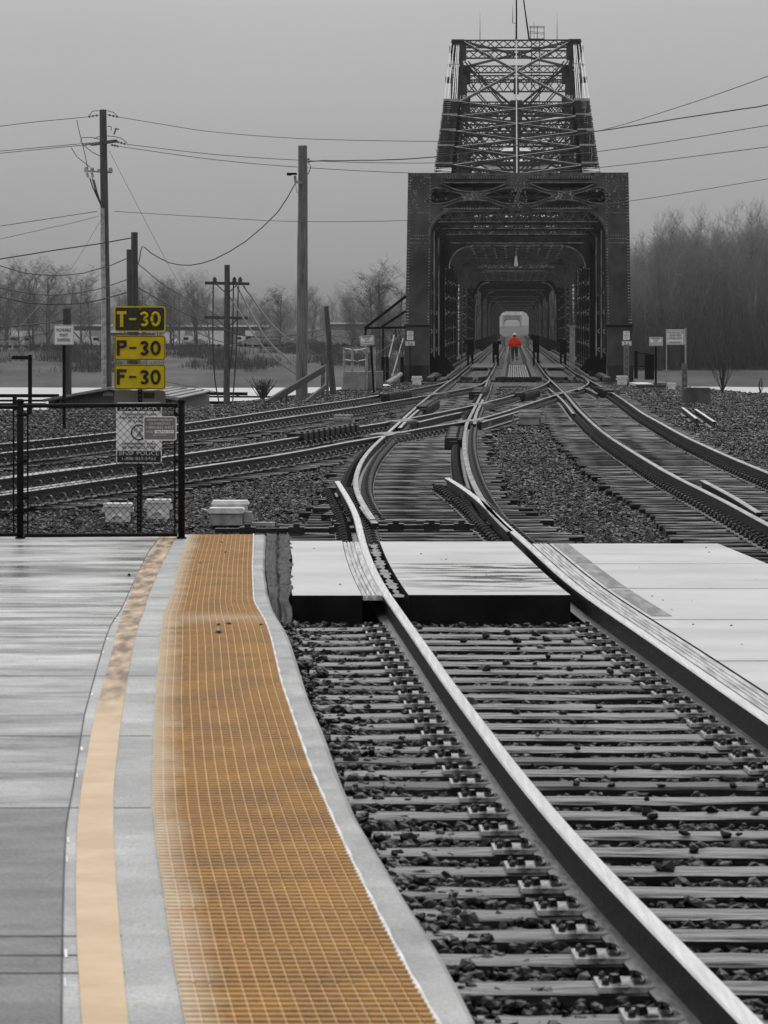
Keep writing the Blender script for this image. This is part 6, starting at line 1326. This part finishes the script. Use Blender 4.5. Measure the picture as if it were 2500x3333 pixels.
# underwood and bank scrub: uncountable
def scrub(name, n_, fx_, lb, mat, h_=(1, 3.5), seed=3):
    rr = np.random.default_rng(seed); V = []; Fq = []
    for i in range(n_):
        x, y = fx_(rr); gz = float(ground_z(np.array([x]), np.array([y]))[0]); H_ = rr.uniform(*h_)
        for k in range(7):
            a = rr.uniform(0, 6.28); t = rr.uniform(.1, .55); p = np.array([x + rr.uniform(-.5, .5), y + rr.uniform(-.5, .5), gz - .1]); d = np.array([math.cos(a) * t, math.sin(a) * t, 1.]) * H_ * rr.uniform(.6, 1)
            w_ = np.array([-math.sin(a), math.cos(a), 0]) * .03; m_ = p + d * .5 + rr.uniform(-.15, .15, 3); q = p + d; o = len(V)
            V += [tuple(p - w_), tuple(p + w_), tuple(m_ + w_ * .7), tuple(m_ - w_ * .7), tuple(q + w_ * .3), tuple(q - w_ * .3)]; Fq += [(o, o + 1, o + 2, o + 3), (o + 3, o + 2, o + 4, o + 5)]
            for j in range(2): 
                b_ = m_ + (q - m_) * rr.uniform(0, .8); e = b_ + rr.uniform(-.35, .35, 3) * H_ * .6 + np.array([0, 0, .25 * H_]); o = len(V); V += [tuple(b_ - w_ * .5), tuple(b_ + w_ * .5), tuple(e + w_ * .3), tuple(e - w_ * .3)]; Fq += [(o, o + 1, o + 2, o + 3)]
    o = link(name, npmesh(name, V, Fq, mat)); return tag(o, lb, 'scrub', kind='stuff')
scrub('scrub', 5200, lambda r: (r.uniform(27, 95), r.uniform(405, 470)), 'tangled bare underwood at the foot of the wood on the right bank', M['scrub'], (2, 9))
def clump(r):
    while 1:
        x, y = r.uniform(-75, 8), r.uniform(395, 520)
        if math.sin(x * .35 + y * .05) + math.sin(x * .13 - y * .11) + r.uniform(-.6, .6) > .35: return x, y
scrub('scrub', 3000, clump, 'dark scrub along the far left bank', M['scrub'], (.4, 1.7), 5)
# nearby shrubs
def shrub(px, py, Y, h_, w_, lb, seed, zb=None, n_=60):
    rr = random.Random(seed); b = MB(); p0 = A(px, py, Y)
    for i in range(n_):
        a = rr.uniform(0, 6.28); t = rr.uniform(0, w_ / h_); d = Vector((math.cos(a) * t, math.sin(a) * t, 1)); q = d * h_ * rr.uniform(.5, 1); m_ = q * .5 + Vector([rr.uniform(-.06, .06) for _ in range(3)]); b.tube([(0, 0, 0), m_, q], [.018, .011, .004], 4, cap=False)
        for j in range(4): s_ = m_.lerp(q, rr.uniform(0, .9)); b.tube([s_, s_ + Vector((rr.uniform(-.25, .25), rr.uniform(-.2, .2), rr.uniform(.0, .25))) * h_ * .5], [.008, .003], 3, cap=False)
    o = b.build('shrub', M['wood_dk']); o.location = p0; return tag(o, lb, 'shrub')
shrub(855, 1302, 112, .78, .75, 'low twiggy shrub on the bank left of the big bare pole', 1, n_=90); shrub(2352, 1276, 118, 1.35, .7, 'bare spindly shrub at the right edge of the gravel', 2, n_=26); shrub(2475, 1280, 116, .6, .25, 'small thin shrub near the right edge of the picture', 4, n_=8)
# ------------------------------------------------------------------ far bank: sheds and parked vehicles
def gzf(x, Y): return float(ground_z(np.array([float(x)]), np.array([float(Y)]))[0])
def far_building(px0, px1, ytop, Y, lb, wallm='far_dk', roofm='far_wh', dep=12, bays=6):
    x0, x1 = [(p - 1250) * Y / F for p in (px0, px1)]; z0 = gzf((x0 + x1) / 2, Y); z1 = CZ + (HY - ytop) * Y / F; t_ = thing('warehouse', lb, 'building', ((x0 + x1) / 2, Y, z0)); w_ = x1 - x0; h_ = z1 - z0
    MB().box((0, dep / 2, h_ / 2), (w_, dep, h_)).build('wall', M[wallm], t_); MB().box((0, dep / 2, h_ + .2), (w_ + 1, dep + 1, .4)).build('roof', M[roofm], t_)
    for k in range(bays): MB().box((-w_ / 2 + w_ * (k + .5) / bays, -.06, h_ * .32), (w_ / bays * .6, .1, h_ * .55)).build('bay_door', M['far_gr'], t_)
far_building(-200, 150, 1100, 640, 'long low pale roofed warehouse at the far left'); far_building(190, 345, 1062, 700, 'long dark warehouse behind the moveable point sign'); far_building(520, 860, 1064, 690, 'long dark warehouse with a pale roof line right of the speed boards', bays=9); far_building(360, 520, 1083, 615, 'pale low building just right of the tallest pole', 'far_gr', 'far_wh', bays=5); far_building(90, 200, 1080, 600, 'pale low building behind the bare trees near the left edge', 'far_wh', 'far_gr', bays=4); far_building(1075, 1200, 1055, 760, 'pale distant warehouse behind the leaning post', 'far_gr', bays=4)
def car_mesh(kind, mat):
    b = MB()
    if kind == 'car':
        P_ = [(-2.2, .35), (-2.2, .8), (-1.9, 1.0), (-1.1, 1.05), (-.5, 1.5), (.9, 1.5), (1.5, 1.05), (2.1, .95), (2.2, .4)]; b.add([(x, -.85, z) for x, z in P_] + [(x, .85, z) for x, z in P_], [tuple(range(9))[::-1], tuple(range(9, 18))] + [(i, (i + 1) % 9, 9 + (i + 1) % 9, 9 + i) for i in range(9)])
        w_ = MB().box((.2, 0, 1.28), (1.7, 1.74, .32), 0, 0, .85)
    else:
        b.box((.6, 0, 1.75), (5.4, 2.2, 2.4)); b.box((-2.9, 0, 1.2), (1.6, 2.0, 1.6), 0, 0, .85); w_ = MB().box((-3.3, 0, 1.55), (.9, 2.02, .5))
    wh = MB()
    for x in (-1.4, 1.4):
        for y in (-.8, .8): wh.tube([(x, y - .12, .34), (x, y + .12, .34)], .34, 10)
    return b.mesh('body', M[mat]), w_.mesh('window', M['glass']), wh.mesh('wheel', M['black'])
CM = [('car', car_mesh('car', 'far_wh')), ('car', car_mesh('car', 'far_gr')), ('van', car_mesh('van', 'far_wh')), ('van', car_mesh('van', 'grey_box')), ('car', car_mesh('car', 'grey_box'))]
words = ['pale', 'grey', 'white box', 'grey box', 'silver']
i = 0
for (pa, pb, n_, Ya, where) in ((-60, 330, 12, 560, 'behind the bare trees at left'), (240, 335, 4, 600, 'between the sign and the tallest pole'), (530, 700, 8, 580, 'right of the speed boards'), (800, 970, 11, 590, 'left of the big bare pole'), (1000, 1200, 12, 590, 'right of the big bare pole'), (1005, 1190, 8, 640, 'in the second row right of the big bare pole'), (870, 975, 6, 640, 'in the second row left of the big bare pole')):
    for k in range(n_):
        kind, (bm_, wm_, whm) = CM[(i * 7 + k * 3) % 5]; px = pa + (pb - pa) * (k + .5) / n_ + random.uniform(-4, 4); Y = Ya + random.uniform(-8, 8); x = (px - 1250) * Y / F
        t_ = thing('parked_' + kind, '%s %s parked on the far bank %s, number %s from the left of its row' % (words[(i * 7 + k * 3) % 5], kind, where, k + 1), kind, (x, Y, gzf(x, Y)), random.uniform(-.4, .4) + (math.pi if k % 2 else 0), 'vehicles parked on the far bank')
        t_['label'] = '%s %s %s, %s from left' % (words[(i * 7 + k * 3) % 5], kind, where, ('first', 'second', 'third', 'fourth', 'fifth', 'sixth', 'seventh', 'eighth', 'ninth', 'tenth', 'eleventh', 'twelfth')[k])
        link('body', bm_, t_); link('window', wm_, t_); link('wheels', whm, t_)
    i += 1
# ------------------------------------------------------------------ haze
hm = bpy.data.materials.new('haze_air'); hm.use_nodes = True; t = hm.node_tree; t.nodes.clear(); ho = N(t, 'ShaderNodeOutputMaterial'); pv = N(t, 'ShaderNodeVolumePrincipled')
pv.inputs['Color'].default_value = (.48, .48, .48, 1); pv.inputs['Density'].default_value = .0002; pv.inputs['Anisotropy'].default_value = .2; t.links.new(pv.outputs[0], ho.inputs['Volume'])
hz = MB().box((0, 1010, 11), (6600, 2300, 40)).build('haze', hm); hz['kind'] = 'stuff'
